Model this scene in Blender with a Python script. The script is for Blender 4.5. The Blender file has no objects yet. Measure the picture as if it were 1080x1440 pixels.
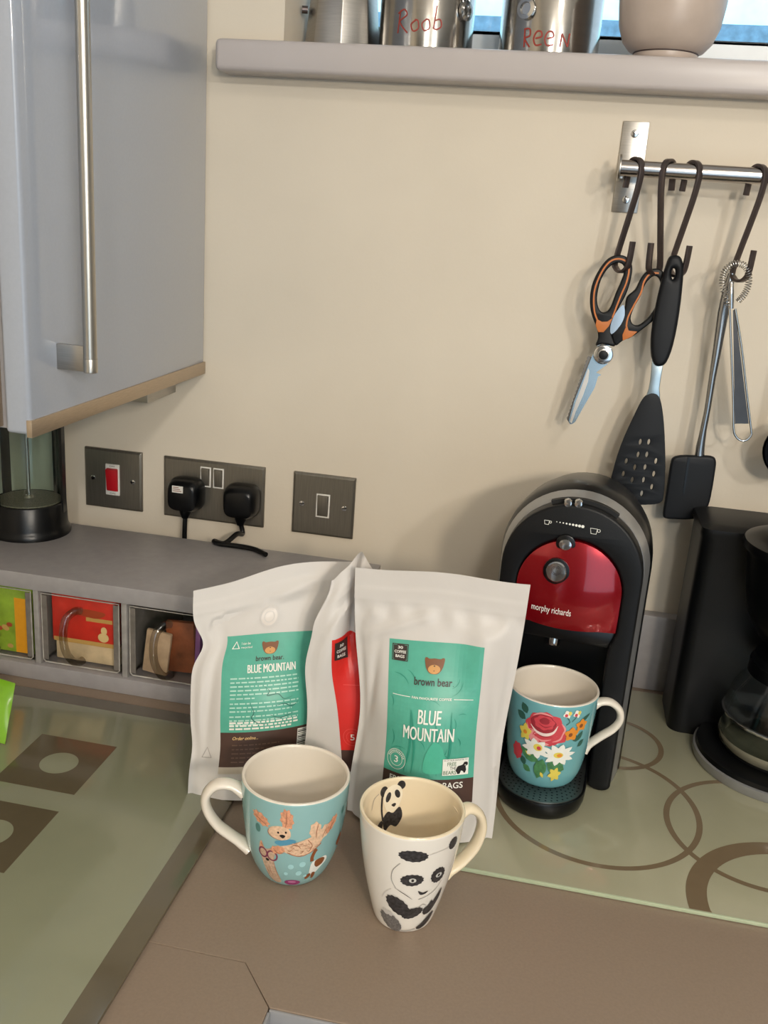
import bpy, bmesh, math, random
from mathutils import Vector, Matrix
D = bpy.data
SC = bpy.context.scene
COL = SC.collection
PI = math.pi
sin, cos = math.sin, math.cos

# ------------------------------------------------------------------ camera
FPX = 1323.68
CAM = Vector((0.2684, -1.1902, 0.56743))
YAW, PITCH, ROLL = -0.1739, 0.3002, 0.07218
F_ = Vector((sin(YAW)*cos(PITCH), cos(YAW)*cos(PITCH), -sin(PITCH)))
R0 = Vector((cos(YAW), -sin(YAW), 0))
U0 = R0.cross(F_)
R_ = cos(ROLL)*R0 + sin(ROLL)*U0
U_ = -sin(ROLL)*R0 + cos(ROLL)*U0
cd = D.cameras.new('camera')
cam = D.objects.new('camera', cd)
COL.objects.link(cam)
cd.sensor_fit = 'VERTICAL'
cd.sensor_height = 24.0
cd.lens = FPX/1440*24.0
cd.clip_start = 0.02
m = Matrix((R_, U_, -F_)).transposed().to_4x4()
m.translation = CAM
cam.matrix_world = m
SC.camera = cam

# ------------------------------------------------------------------ light
SC.view_settings.view_transform = 'Standard'
SC.view_settings.look = 'None'
SC.view_settings.gamma = 1
SC.view_settings.use_curve_mapping = False
SC.view_settings.exposure = 0.19
w = D.worlds.new('daylight')
SC.world = w
w.use_nodes = True
bg = w.node_tree.nodes['Background']
bg.inputs[0].default_value = (0.62, 0.82, 1.0, 1)
bg.inputs[1].default_value = 1.7
def lamp(name, loc, power, col, r):
    spot = name == 'ceiling_spotlight'
    l = D.lights.new(name, 'SPOT' if spot else 'POINT')
    if spot: l.spot_size = 1.5; l.spot_blend = .35
    l.energy = power; l.color = col; l.shadow_soft_size = r
    o = D.objects.new(name, l); COL.objects.link(o); o.location = loc
    if spot: o.rotation_euler = (Vector((.2, -.15, .25))-Vector(loc)).to_track_quat('-Z', 'Y').to_euler()
lamp('ceiling_spotlight', (1.75, -2.85, 1.42), 50, (1, .955, .88), .07)
lamp('ceiling_spotlight', (0.65, -2.85, 1.42), 36, (1, .955, .88), .07)
lamp('low_fill_lamp', (.82, -1.95, .82), 36, (1, .87, .70), .07)  # added warm fill without a fitting, brightens the lower back wall
lamp('ceiling_spotlight', (0.75, -1.25, 1.42), 8, (1, .93, .84), .07)

sun = D.lights.new('sun', 'SUN'); sun.energy = 8.0; sun.angle = .02; sun.color = (1, .96, .9)
so = D.objects.new('sun', sun); COL.objects.link(so)
so.rotation_euler = Vector((.12, .36, -1)).to_track_quat('-Z', 'Y').to_euler()

def at(px, py, ax, v):
    """the point of the room seen at a place of the photograph, on the plane axis = v"""
    d = F_ + R_*((px-540)/FPX) - U_*((py-720)/FPX)
    return CAM + d*((v-CAM[ax])/d[ax])

# ------------------------------------------------------------------ materials
def lin(c):
    o = []
    for x in c:
        x /= 255
        o.append(x/12.92 if x <= .04045 else ((x+.055)/1.055)**2.4)
    return o
MATS = {}
def mat(name, rgb, rough=.5, metal=0., noise=0., nscale=60., bump=0., bscale=200., coat=0., stretch=None, spec=.5, emit=0.):
    if name in MATS: return MATS[name]
    mt = D.materials.new(name); mt.use_nodes = True
    nt = mt.node_tree; b = nt.nodes['Principled BSDF']
    c = lin(rgb)
    b.inputs['Base Color'].default_value = (*c, 1)
    b.inputs['Roughness'].default_value = rough
    b.inputs['Metallic'].default_value = metal
    b.inputs['Coat Weight'].default_value = coat
    b.inputs['Coat Roughness'].default_value = .05
    b.inputs['Specular IOR Level'].default_value = spec
    if emit:
        b.inputs['Emission Color'].default_value = (*c, 1); b.inputs['Emission Strength'].default_value = emit
    tc = nt.nodes.new('ShaderNodeTexCoord'); mp = nt.nodes.new('ShaderNodeMapping')
    nt.links.new(tc.outputs['Object'], mp.inputs[0])
    if stretch: mp.inputs['Scale'].default_value = stretch
    if noise:
        n = nt.nodes.new('ShaderNodeTexNoise'); n.inputs['Scale'].default_value = nscale; n.inputs['Detail'].default_value = 4
        r = nt.nodes.new('ShaderNodeValToRGB')
        r.color_ramp.elements[0].position = .3; r.color_ramp.elements[1].position = .7
        r.color_ramp.elements[0].color = (*[x*(1-noise) for x in c], 1)
        r.color_ramp.elements[1].color = (*[min(1, x*(1+noise)) for x in c], 1)
        nt.links.new(mp.outputs[0], n.inputs['Vector']); nt.links.new(n.outputs['Fac'], r.inputs[0])
        nt.links.new(r.outputs[0], b.inputs['Base Color'])
    if bump:
        n = nt.nodes.new('ShaderNodeTexNoise'); n.inputs['Scale'].default_value = bscale; n.inputs['Detail'].default_value = 3
        bp_ = nt.nodes.new('ShaderNodeBump'); bp_.inputs['Strength'].default_value = bump; bp_.inputs['Distance'].default_value = .001
        nt.links.new(mp.outputs[0], n.inputs['Vector']); nt.links.new(n.outputs['Fac'], bp_.inputs['Height'])
        nt.links.new(bp_.outputs[0], b.inputs['Normal'])
    MATS[name] = mt
    return mt
def glass(name, tint, ior=1.45, rough=.02, noise=0):
    if name in MATS: return MATS[name]
    mt = D.materials.new(name); mt.use_nodes = True
    nt = mt.node_tree; nt.nodes.remove(nt.nodes['Principled BSDF'])
    t = nt.nodes.new('ShaderNodeBsdfTransparent'); t.inputs[0].default_value = (*tint, 1)
    g = nt.nodes.new('ShaderNodeBsdfGlossy'); g.inputs['Roughness'].default_value = rough
    lw = nt.nodes.new('ShaderNodeLayerWeight'); lw.inputs[0].default_value = .5
    pw = nt.nodes.new('ShaderNodeMath'); pw.operation = 'POWER'; pw.inputs[1].default_value = 4
    f = nt.nodes.new('ShaderNodeMath'); f.operation = 'MULTIPLY_ADD'; f.inputs[1].default_value = .75; f.inputs[2].default_value = ((ior-1)/(ior+1))**2
    nt.links.new(lw.outputs['Facing'], pw.inputs[0]); nt.links.new(pw.outputs[0], f.inputs[0])
    mx = nt.nodes.new('ShaderNodeMixShader')
    nt.links.new(f.outputs[0], mx.inputs[0]); nt.links.new(t.outputs[0], mx.inputs[1]); nt.links.new(g.outputs[0], mx.inputs[2])
    nt.links.new(mx.outputs[0], nt.nodes['Material Output'].inputs[0])
    MATS[name] = mt
    return mt

M_wall = mat('cream wall paint', (218, 207, 189), .7, noise=.03, nscale=6, bump=.12, bscale=220)
M_ceil = mat('white room paint', (232, 232, 230), .8, noise=.02)
M_far = mat('grey room paint', (142, 143, 144), .8, noise=.03)
M_floor = mat('floor tile', (98, 92, 86), .5, noise=.1, nscale=9)
M_sill = mat('white sill gloss', (188, 180, 177), .28, noise=.02, nscale=12)
M_wframe = mat('white window frame', (226, 230, 232), .35, noise=.02)
M_door = mat('blue grey door lacquer', (163, 170, 183), .34, noise=.02, nscale=300, bump=.03, bscale=900, coat=1.)
M_shelf = mat('grey blue laminate', (152, 148, 148), .45, noise=.05, nscale=90, bump=.08, bscale=600)
M_work = mat('taupe worktop', (138, 121, 105), .42, noise=.05, nscale=420, bump=.06, bscale=900)
M_edge = mat('grey worktop edge', (150, 150, 152), .4, noise=.03)
M_steel = mat('brushed steel', (176, 172, 166), .32, 1, noise=.08, nscale=40, stretch=(1, 1, 30))
M_steelv = mat('satin steel bar', (186, 182, 174), .34, 1, noise=.05, nscale=40, stretch=(20, 20, 1))
M_plate = mat('dark brushed plate', (132, 127, 117), .38, .8, noise=.12, nscale=30, stretch=(40, 1, 1))
M_champ = mat('champagne metal strip', (190, 172, 150), .42, .85, noise=.07, nscale=40, stretch=(1, 2, 30))
M_silver = mat('silver paint', (158, 158, 158), .32, .55, noise=.04, nscale=60)
M_chrome = mat('chrome', (205, 205, 205), .12, 1, noise=.02)
M_black = mat('black plastic', (7, 8, 10), .3, noise=.1, nscale=300, bump=.05, bscale=900, spec=.35)
M_matblk = mat('matt black plastic', (10, 11, 13), .45, noise=.1, nscale=300, bump=.1, bscale=900, spec=.3)
M_rubber = mat('black silicone', (12, 15, 20), .5, noise=.1, nscale=100, spec=.3)
M_hook = mat('dark iron hook', (104, 94, 92), .36, .85, noise=.1, nscale=60)
M_white = mat('white plastic', (225, 222, 215), .35, noise=.01)
M_ceramic = mat('white glazed ceramic', (228, 219, 205), .18, noise=.01, coat=.4)
M_cream = mat('cream glazed ceramic', (232, 216, 186), .2, noise=.015, coat=.4)
M_bag = mat('white kraft paper', (205, 200, 195), .5, noise=.02, nscale=25, bump=.1, bscale=120)
M_red = mat('metallic red', (150, 8, 22), .2, .55, noise=.05, nscale=500, coat=.7)
M_redplastic = mat('red plastic', (186, 22, 34), .35, noise=.02)
M_orange = mat('orange rubber', (196, 112, 46), .5, noise=.03)
M_glass = glass('clear glass', (.96, .98, .97), 1.35)
M_smoke = glass('greenish glass', (.88, .93, .92), 1.4)
M_plastic = glass('clear acrylic', (.97, .965, .96), 1.3, .08)
M_pane = glass('window glass', (.97, .99, 1))
C_ = {}
def col(name, rgb, rough=.45):
    return mat('print ' + name, rgb, rough, noise=.04, nscale=150)

# ------------------------------------------------------------------ mesh tools
class MB:
    def __init__(s): s.v = []; s.f = []; s.m = []
    def add(s, vs, fs, m=0):
        b = len(s.v); s.v += [tuple(x) for x in vs]
        for f in fs: s.f.append([i+b for i in f]); s.m.append(m)
        return s
    def box(s, a, b, m=0):
        x0, y0, z0 = a; x1, y1, z1 = b
        return s.add([(x0,y0,z0),(x1,y0,z0),(x1,y1,z0),(x0,y1,z0),(x0,y0,z1),(x1,y0,z1),(x1,y1,z1),(x0,y1,z1)],
              [(3,2,1,0),(4,5,6,7),(0,1,5,4),(1,2,6,5),(2,3,7,6),(3,0,4,7)], m)
    def lathe(s, c, prof, n=48, m=0, mf=None):
        vs = []; fs = []; ms = []
        for r, z in prof:
            for k in range(n):
                a = 2*PI*k/n; vs.append((c[0]+r*cos(a), c[1]+r*sin(a), c[2]+z))
        b = len(s.v); s.v += vs
        for i in range(len(prof)-1):
            for k in range(n):
                k2 = (k+1) % n
                s.f.append([b+i*n+k, b+i*n+k2, b+(i+1)*n+k2, b+(i+1)*n+k]); s.m.append(mf(i) if mf else m)
        for i, rev in ((0, True), (len(prof)-1, False)):
            if prof[i][0] > 1e-6 and (mf is None or True):
                ids = [b+i*n+k for k in range(n)]
                s.f.append(ids[::-1] if rev else ids); s.m.append(mf(min(i, len(prof)-2)) if mf else m)
        return s
    def sweep(s, path, sec, closed=False, m=0, up=None, scl=None):
        P = [Vector(p) for p in path]; n = len(P); k = len(sec)
        T = []
        for i in range(n):
            a = P[i-1] if (i > 0 or closed) else P[0]
            b = P[(i+1) % n] if (i < n-1 or closed) else P[-1]
            T.append((b-a).normalized())
        ref = Vector(up) if up else (Vector((0, 0, 1)) if abs(T[0].z) < .9 else Vector((1, 0, 0)))
        vs = []
        nn = (ref - T[0]*ref.dot(T[0])).normalized()
        for i in range(n):
            if up: nn = (Vector(up) - T[i]*Vector(up).dot(T[i])).normalized()
            else: nn = (nn - T[i]*nn.dot(T[i])).normalized()
            bb = T[i].cross(nn)
            q = scl[i] if scl else 1
            qa, qb = q if isinstance(q, tuple) else (q, q)
            for a, b in sec: vs.append(P[i] + nn*(a*qa) + bb*(b*qb))
        fs = []
        for i in range(n if closed else n-1):
            j = (i+1) % n
            for t in range(k):
                t2 = (t+1) % k
                fs.append((i*k+t, i*k+t2, j*k+t2, j*k+t))
        if not closed:
            fs.append(tuple(range(k))[::-1]); fs.append(tuple((n-1)*k+t for t in range(k)))
        return s.add(vs, fs, m)
    def tube(s, path, r, n=12, closed=False, m=0, scl=None):
        return s.sweep(path, [(r*cos(2*PI*t/n), r*sin(2*PI*t/n)) for t in range(n)], closed, m, None, scl)
    def loft(s, rings, m=0, cap=True, closed=True):
        n = len(rings[0]); vs = [p for r in rings for p in r]; fs = []
        for i in range(len(rings)-1):
            for k in range(n if closed else n-1):
                k2 = (k+1) % n
                fs.append((i*n+k, i*n+k2, (i+1)*n+k2, (i+1)*n+k))
        if cap: fs.append(tuple(range(n))[::-1]); fs.append(tuple((len(rings)-1)*n+k for k in range(n)))
        return s.add(vs, fs, m)
    def grid(s, fn, nu, nv, m=0):
        vs = [fn(i/nu, j/nv) for j in range(nv+1) for i in range(nu+1)]
        fs = [(j*(nu+1)+i, j*(nu+1)+i+1, (j+1)*(nu+1)+i+1, (j+1)*(nu+1)+i) for j in range(nv) for i in range(nu)]
        return s.add(vs, fs, m)
    def build(s, name, mats, parent=None, smooth=35, bevel=0, bseg=2, org=(0,0,0), normals=True):
        me = D.meshes.new(name)
        ox = Vector(org)
        me.from_pydata([tuple(Vector(p)-ox) for p in s.v], [], s.f)
        if not isinstance(mats, (list, tuple)): mats = [mats]
        for q in mats: me.materials.append(q)
        me.polygons.foreach_set('material_index', s.m)
        bm = bmesh.new(); bm.from_mesh(me)
        bmesh.ops.remove_doubles(bm, verts=bm.verts, dist=1e-7)
        if normals: bmesh.ops.recalc_face_normals(bm, faces=bm.faces)
        if bevel:
            es = [e for e in bm.edges if len(e.link_faces) == 2 and e.calc_face_angle(0) > .6]
            bmesh.ops.bevel(bm, geom=es, offset=bevel, segments=bseg, affect='EDGES', profile=.5, clamp_overlap=True)
        bm.to_mesh(me); bm.free()
        if smooth:
            me.polygons.foreach_set('use_smooth', [True]*len(me.polygons))
            me.set_sharp_from_angle(angle=math.radians(smooth))
        me.update()
        o = D.objects.new(name, me); COL.objects.link(o)
        if parent: o.parent = parent
        return o

def thing(name, label, cat, loc=(0,0,0), group=None, kind=None):
    o = D.objects.new(name, None); COL.objects.link(o); o.location = loc; o.empty_display_size = .02
    if label: o['label'] = label
    if cat: o['category'] = cat
    if group: o['group'] = group
    if kind: o['kind'] = kind
    return o
def tag(o, label, cat, group=None, kind=None):
    o['label'] = label
    if cat: o['category'] = cat
    if group: o['group'] = group
    if kind: o['kind'] = kind
    return o
def structure(o, label=None):
    o['kind'] = 'structure'
    if label: o['label'] = label
    return o
def circle(r, n=24, c=(0,0), ry=None, rot=0):
    ry = ry or r
    out = []
    for k in range(n):
        a = 2*PI*k/n; x, y = r*cos(a), ry*sin(a)
        out.append((c[0]+x*cos(rot)-y*sin(rot), c[1]+x*sin(rot)+y*cos(rot)))
    return out
def smooth(pts, n=6, closed=True):
    P = [Vector(p) for p in pts]; N = len(P); out = []
    for i in range(N if closed else N-1):
        if closed: a, b, c, d = P[i-1], P[i], P[(i+1) % N], P[(i+2) % N]
        else: a, b, c, d = P[max(i-1, 0)], P[i], P[i+1], P[min(i+2, N-1)]
        for k in range(n):
            t = k/n
            out.append(tuple(.5*((2*b)+(c-a)*t+(2*a-5*b+4*c-d)*t*t+(3*b-a-3*c+d)*t**3)))
    if not closed: out.append(tuple(P[-1]))
    return out
def curve_plate(outlines, depth, bevel=0, res=2):
    """a flat plate with holes: outer outline first; returns verts (a, b, c) with c the thickness direction"""
    cu = D.curves.new('tmp', 'CURVE'); cu.dimensions = '2D'; cu.fill_mode = 'BOTH'
    cu.extrude = max(depth/2-bevel, 0); cu.bevel_depth = bevel; cu.bevel_resolution = res; cu.offset = -bevel
    for o in outlines:
        sp = cu.splines.new('POLY'); sp.points.add(len(o)-1)
        for p, q in zip(sp.points, o): p.co = (q[0], q[1], 0, 1)
        sp.use_cyclic_u = True
    return curve_mesh(cu)
def curve_mesh(cu):
    ob = D.objects.new('tmp', cu); COL.objects.link(ob)
    bpy.context.view_layer.update()
    dg = bpy.context.evaluated_depsgraph_get()
    me = D.meshes.new_from_object(ob.evaluated_get(dg))
    vs = [tuple(v.co) for v in me.vertices]; fs = [tuple(p.vertices) for p in me.polygons]
    D.objects.remove(ob); D.curves.remove(cu); D.meshes.remove(me)
    return vs, fs
TXT = {}
def text2d(st, bold=0.):
    if (st, bold) not in TXT:
        cu = D.curves.new('tmp', 'FONT'); cu.body = st; cu.size = 1; cu.resolution_u = 3; cu.offset = bold
        vs, fs = curve_mesh(cu)
        x0 = min(v[0] for v in vs); x1 = max(v[0] for v in vs); y0 = min(v[1] for v in vs); y1 = max(v[1] for v in vs)
        TXT[(st, bold)] = ([((v[0]-x0)/(x1-x0), (v[1]-y0)/(y1-y0)) for v in vs], fs)
    return TXT[(st, bold)]

class Print:
    """flat print laid on a curved surface: surf(s, t, lift) -> point"""
    def __init__(s, surf, lift=.0002, step=.00004): s.surf = surf; s.mb = MB(); s.mats = []; s.l = lift; s.step = step
    def mi(s, mt):
        if mt not in s.mats: s.mats.append(mt)
        return s.mats.index(mt)
    def poly(s, pts, mt, rings=4, c=None):
        n = len(pts)
        c = c or (sum(p[0] for p in pts)/n, sum(p[1] for p in pts)/n)
        vs = [s.surf(c[0], c[1], s.l)]
        for r in range(1, rings+1):
            f = r/rings
            vs += [s.surf(c[0]+(p[0]-c[0])*f, c[1]+(p[1]-c[1])*f, s.l) for p in pts]
        fs = [(0, 1+k, 1+(k+1) % n) for k in range(n)]
        for r in range(rings-1):
            for k in range(n):
                k2 = (k+1) % n
                fs.append((1+r*n+k, 1+(r+1)*n+k, 1+(r+1)*n+k2, 1+r*n+k2))
        s.mb.add(vs, fs, s.mi(mt)); s.l += s.step
        return s
    def ell(s, cx, cy, rx, ry, mt, rot=0, n=20, rings=3): return s.poly(circle(rx, n, (cx, cy), ry, rot), mt, rings, (cx, cy))
    def blob(s, pts, mt, n=4, rings=4): return s.poly(smooth(pts, n), mt, rings)
    def rect(s, x0, y0, x1, y1, mt, nx=6, ny=6):
        s.mb.grid(lambda u, v: s.surf(x0+(x1-x0)*u, y0+(y1-y0)*v, s.l), nx, ny, s.mi(mt)); s.l += s.step
        return s
    def stroke(s, pts, wd, mt, closed=False, taper=False):
        P = [Vector(p) for p in pts]; n = len(P); vs = []
        for i in range(n):
            a = P[i-1] if (i or closed) else P[0]; b = P[(i+1) % n] if (i < n-1 or closed) else P[-1]
            t = (b-a).normalized(); nn = Vector((-t.y, t.x))*wd/2
            if taper: nn *= max(.15, sin(PI*(i+.4)/(n-.2)))
            vs += [s.surf(*(P[i]+nn), s.l), s.surf(*(P[i]-nn), s.l)]
        fs = [(2*i, 2*i+1, 2*((i+1) % n)+1, 2*((i+1) % n)) for i in range(n if closed else n-1)]
        s.mb.add(vs, fs, s.mi(mt)); s.l += s.step
        return s
    def ring(s, cx, cy, r, wd, mt, n=32, ry=None): return s.stroke(circle(r, n, (cx, cy), ry), wd, mt, True)
    def text(s, st, x0, y0, x1, y1, mt, bold=0., shear=0.):
        vs, fs = text2d(st, bold)
        s.mb.add([s.surf(x0+(x1-x0)*v[0]+shear*v[1], y0+(y1-y0)*v[1], s.l) for v in vs], fs, s.mi(mt)); s.l += s.step
        return s
    def build(s, name, parent, org=(0,0,0)): return s.mb.build(name, s.mats, parent, 0, org=org, normals=False)

# ------------------------------------------------------------------ the setting
def boxobj(name, a, b, mt, parent=None, bevel=0, org=(0,0,0), smooth=35): return MB().box(a, b).build(name, mt, parent, smooth, bevel, org=org)
XL, XR, YB = -.56, 2.6, -3.4
ZF, ZC = -.9, 1.5
WX0, WX1, WZ0, WZ1 = -.103, 1.25, .757, 1.38
wb = MB()
wb.box((XL-.1, 0, ZF), (XR, .2, WZ0-.034)).box((XL-.1, 0, WZ0-.034), (WX0, .2, ZC)).box((WX1, 0, WZ0-.034), (XR, .2, ZC)).box((WX0, 0, WZ1), (WX1, .2, ZC))
structure(wb.build('wall_back', M_wall, None, 0), 'cream painted wall behind the worktop')
structure(boxobj('wall_left', (XL-.1, YB, ZF), (XL, 0, ZC), M_wall))
structure(boxobj('floor', (XL-.1, YB, ZF-.05), (XR, .2, ZF), M_floor))
structure(boxobj('ceiling', (XL-.1, YB-.9, ZC), (XR, .2, ZC+.05), M_ceil))  # overhang beyond the rear wall is added to keep sun off the floor
rw = MB()
rw.box((XL-.1, YB-.1, ZF), (.5, YB, ZC)).box((2.2, YB-.1, ZF), (XR, YB, ZC)).box((.5, YB-.1, 1.15), (2.2, YB, ZC))
structure(rw.build('wall_rear', M_far, None, 0), 'grey wall with the wide garden door opening behind the camera')
rw = MB()
rw.box((XR, YB-.1, ZF), (XR+.1, .2, ZC))
structure(rw.build('wall_right', M_far, None, 0), 'grey wall on the right of the kitchen')
win = thing('window_1', 'white framed kitchen window above the sill', None, (WX0, 0, WZ0), kind='structure')
wo = (WX0, 0, WZ0)
sl = MB().box((WX0, -.001, WZ0-.034), (WX1, .2, WZ0)).box((-.174, -.042, WZ0-.035), (1.33, 0, WZ0))
sl.build('window_sill', M_sill, win, 40, .006, 3, org=wo)
fr = MB()
fr.box((WX0, .15, WZ0), (WX1, .19, WZ0+.048)).box((WX0, .15, WZ1-.05), (WX1, .19, WZ1))
fr.box((WX0, .15, WZ0+.048), (WX0+.025, .19, WZ1-.05)).box((WX1-.05, .15, WZ0+.048), (WX1, .19, WZ1-.05)).box((.62, .15, WZ0+.048), (.68, .19, WZ1-.05))
fr.build('window_frame', M_wframe, win, 30, .004, org=wo)
MB().box((WX0+.02, .168, WZ0+.045), (.625, .172, WZ1-.045)).build('pane', M_pane, win, 0, org=wo)
MB().box((.675, .168, WZ0+.045), (WX1-.045, .172, WZ1-.045)).build('pane', M_pane, win, 0, org=wo)
M_ren = mat('pale outdoor render', (190, 238, 246), .9, noise=.12, nscale=14, bump=.5, bscale=60)
M_renb = mat('blue grey outdoor plinth', (86, 124, 148), .9, noise=.25, nscale=40, bump=.5, bscale=60)
structure(boxobj('wall_outside', (-6, 2.6, 1.29), (7, 2.8, 1.46), M_ren), 'pale rendered garden wall outside the window')
structure(boxobj('wall_outside_plinth', (-6, 2.55, -.9), (7, 2.8, 1.29), M_renb), 'blue grey speckled plinth of the wall outside')

# worktops: two boards butted together at the corner
def slab(name, outline, z0, z1, mt, parent=None, bevel=0, org=(0,0,0)):
    n = len(outline)
    b = MB().loft([[(x, y, z0) for x, y in outline], [(x, y, z1) for x, y in outline]])
    return b.build(name, mt, parent, 0, bevel, org=org)
YF, XF = -.647, .1127
g = .0004
t = thing('worktop', 'taupe worktop running along the back wall under the mugs', 'worktop', (.3, -.3, -.04))
slab('board', [(XL, -g), (1.5, -g), (1.5, YF), (XF+.0006, YF), (.0813, -.6094), (XL, -.608)], -.04, 0, M_work, t, .0006, org=(.3, -.3, -.04))
boxobj('edge_strip', (XF+.0008, YF-.0025, -.0385), (1.5, YF, -.0008), M_edge, t, .0008, org=(.3, -.3, -.04))
t = thing('worktop', 'taupe worktop along the left wall, joined at the corner near the camera', 'worktop', (-.2, -1, -.04))
slab('board', [(XL, -.608-g), (.0813, -.6094-g), (XF, YF-g), (XF, -1.6), (XL, -1.6)], -.04, 0, M_work, t, .0006, org=(-.2, -1, -.04))
boxobj('edge_strip', (XF, -1.6, -.0385), (XF+.0025, YF-.0035, -.0008), M_edge, t, .0008, org=(-.2, -1, -.04))
t = thing('base_cabinet', 'grey base cabinet below the worktop along the back wall', 'cabinet', (.8, -.3, ZF))
boxobj('body', (XF-.02, -.61, ZF+.1), (1.5, -.02, -.0405), M_shelf, t, org=(.8, -.3, ZF))
boxobj('plinth', (XF-.02, -.56, ZF), (1.5, -.5, ZF+.1), M_shelf, t, org=(.8, -.3, ZF))
for k in range(3):
    d = boxobj('door', (.12+k*.46, -.63, ZF+.11), (.575+k*.46, -.6105, -.045), M_door, t, .002, org=(.8, -.3, ZF))
t = thing('base_cabinet', 'grey base cabinet below the worktop along the left wall', 'cabinet', (-.2, -1.1, ZF))
boxobj('body', (XL+.02, -1.59, ZF), (XF-.045, -.632, -.0405), M_shelf, t, org=(-.2, -1.1, ZF))
boxobj('door', (XF-.0445, -1.59, ZF+.11), (XF-.025, -.636, -.045), M_door, t, .002, org=(-.2, -1.1, ZF))
structure(boxobj('trim_1', (.075, -.02, .0005), (1.5, 0, .105), M_shelf, None, .002), 'grey upstand along the foot of the back wall')

# ------------------------------------------------------------------ glass boards
M_frost = mat('frosted green glass', (136, 138, 114), .16, noise=.03, nscale=20, coat=.5)
M_frost2 = mat('frosted pale green glass', (156, 154, 130), .16, noise=.03, nscale=20, coat=.5)
M_clear = mat('clear glass over worktop', (92, 83, 64), .16, noise=.03, nscale=60, coat=.5)
M_clear2 = mat('clear glass ring over worktop', (120, 104, 82), .16, noise=.03, nscale=60, coat=.5)
M_gedge = mat('green glass edge', (178, 190, 160), .15, noise=.03, coat=.5)
def ngon_disc(c, r, z, n=40): return [(c[0]+r*cos(2*PI*k/n), c[1]+r*sin(2*PI*k/n), z) for k in range(n)]
o_ = (-.25, -.55, 0)
gb = thing('glass_board', 'green frosted glass worktop saver with clear squares, left of the mugs', 'cutting board', o_)
X1, Y1 = -.0235, -.2915
boxobj('clear_border', (XL+.02, -1.05, .0005), (X1+.024, Y1+.022, .0045), M_clear, gb, .001, org=o_)
boxobj('frosted_panel', (XL+.02, -1.05, .001), (X1, Y1, .0049), M_frost, gb, .0003, org=o_)
for (sx, sy) in ((-.195, -.406), (-.195, -.527), (-.33, -.406), (-.33, -.527), (-.33, -.648)):
    s_ = boxobj('clear_square', (sx-.044, sy-.046, .0045), (sx+.044, sy+.046, .0051), M_clear, gb, org=o_)
    MB().add(ngon_disc((sx+.002, sy), .0195, .00525), [tuple(range(40))]).build('frosted_dot', M_frost, s_, 0, org=o_)
o_ = (.5, -.25, 0)
gb = thing('glass_board', 'pale green glass worktop saver with clear ring pattern under the coffee machines', 'cutting board', o_)
BX0, BY0, BX1, BY1 = .205, -.451, 1.0, -.035
boxobj('frosted_panel', (BX0, BY0, .0005), (BX1, BY1, .0045), M_frost2, gb, .0008, org=o_)
boxobj('front_edge', (BX0, BY0-.0012, .0006), (BX1, BY0+.0006, .0043), M_gedge, gb, .0003, org=o_)
def ringpart(c, r0, r1, lift, a0=0., a1=2*PI, n=90):
    vs = []; fs = []
    for k in range(n+1):
        a = a0+(a1-a0)*k/n
        for r in (r0, r1):
            x, y = c[0]+r*cos(a), c[1]+r*sin(a)
            vs.append((min(max(x, BX0+.001), BX1-.001), min(max(y, BY0+.0005), BY1-.001), .0045+lift))
    for k in range(n): fs.append((2*k, 2*k+1, 2*k+3, 2*k+2))
    MB().add(vs, fs).build('clear_ring', M_clear2, gb, 0, org=o_)
ringpart((.359, -.3097), .101, .107, .0002)
ringpart((.5209, -.3149), .0875, .0935, .00025)
ringpart((.5458, -.4355), .090, .1085, .0003)
ringpart((.3803, -.1785), .0525, .0585, .00035)
ringpart((.66, -.20), .07, .076, .0004)
ringpart((.75, -.33), .06, .078, .00045)

# ------------------------------------------------------------------ wall cupboard on the left
o_ = (-.3, -.2, .357)
cb = thing('wall_cupboard', 'tall blue grey wall cupboard with long steel bar handle', 'cupboard', o_)
DX = -.197
boxobj('body', (XL, -.418, .36), (DX-.0265, -.001, 1.45), M_shelf, cb, .001, org=o_)
MB().box((DX-.0255, -.4255, .3575), (DX, -.003, 1.43)).build('door', M_door, cb, 35, .004, 3, org=o_)
boxobj('bottom_strip', (DX-.004, -.4262, .3555), (DX+.0016, -.0025, .3715), M_champ, cb, .0005, org=o_)
boxobj('side_trim', (-.262, -.428, .362), (-.2285, -.418, 1.43), M_champ, cb, .001, org=o_)
hp = at(127, 500, 1, -.374)
hx = hp.x
h = MB().tube([(hx, -.374, .4115), (hx, -.374, .4125), (hx, -.374, .4245)], .0066, 20).build('handle_cap', M_steelv, cb, 40, .0006, org=o_)
h = MB().tube([(hx, -.374, .4245+k*.05) for k in range(16)], .0064, 20).build('bar_handle', M_steelv, cb, 40, org=o_)
for zz in (.41, 1.1): boxobj('handle_mount', (DX, -.3765, zz+.002), (hx-.004, -.3715, zz+.026), M_steel, h, .0005, org=o_)
o_ = (-.26, -.05, .345)
q0 = at(244, 553, 1, -.02)
tag(MB().box((q0.x-.07, -.1, q0.z), (q0.x, -.012, .3595)).build('metal_bracket', M_steel, None, 35, .001), 'small grey metal bracket under the cupboard next to the wall', 'bracket')

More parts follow.
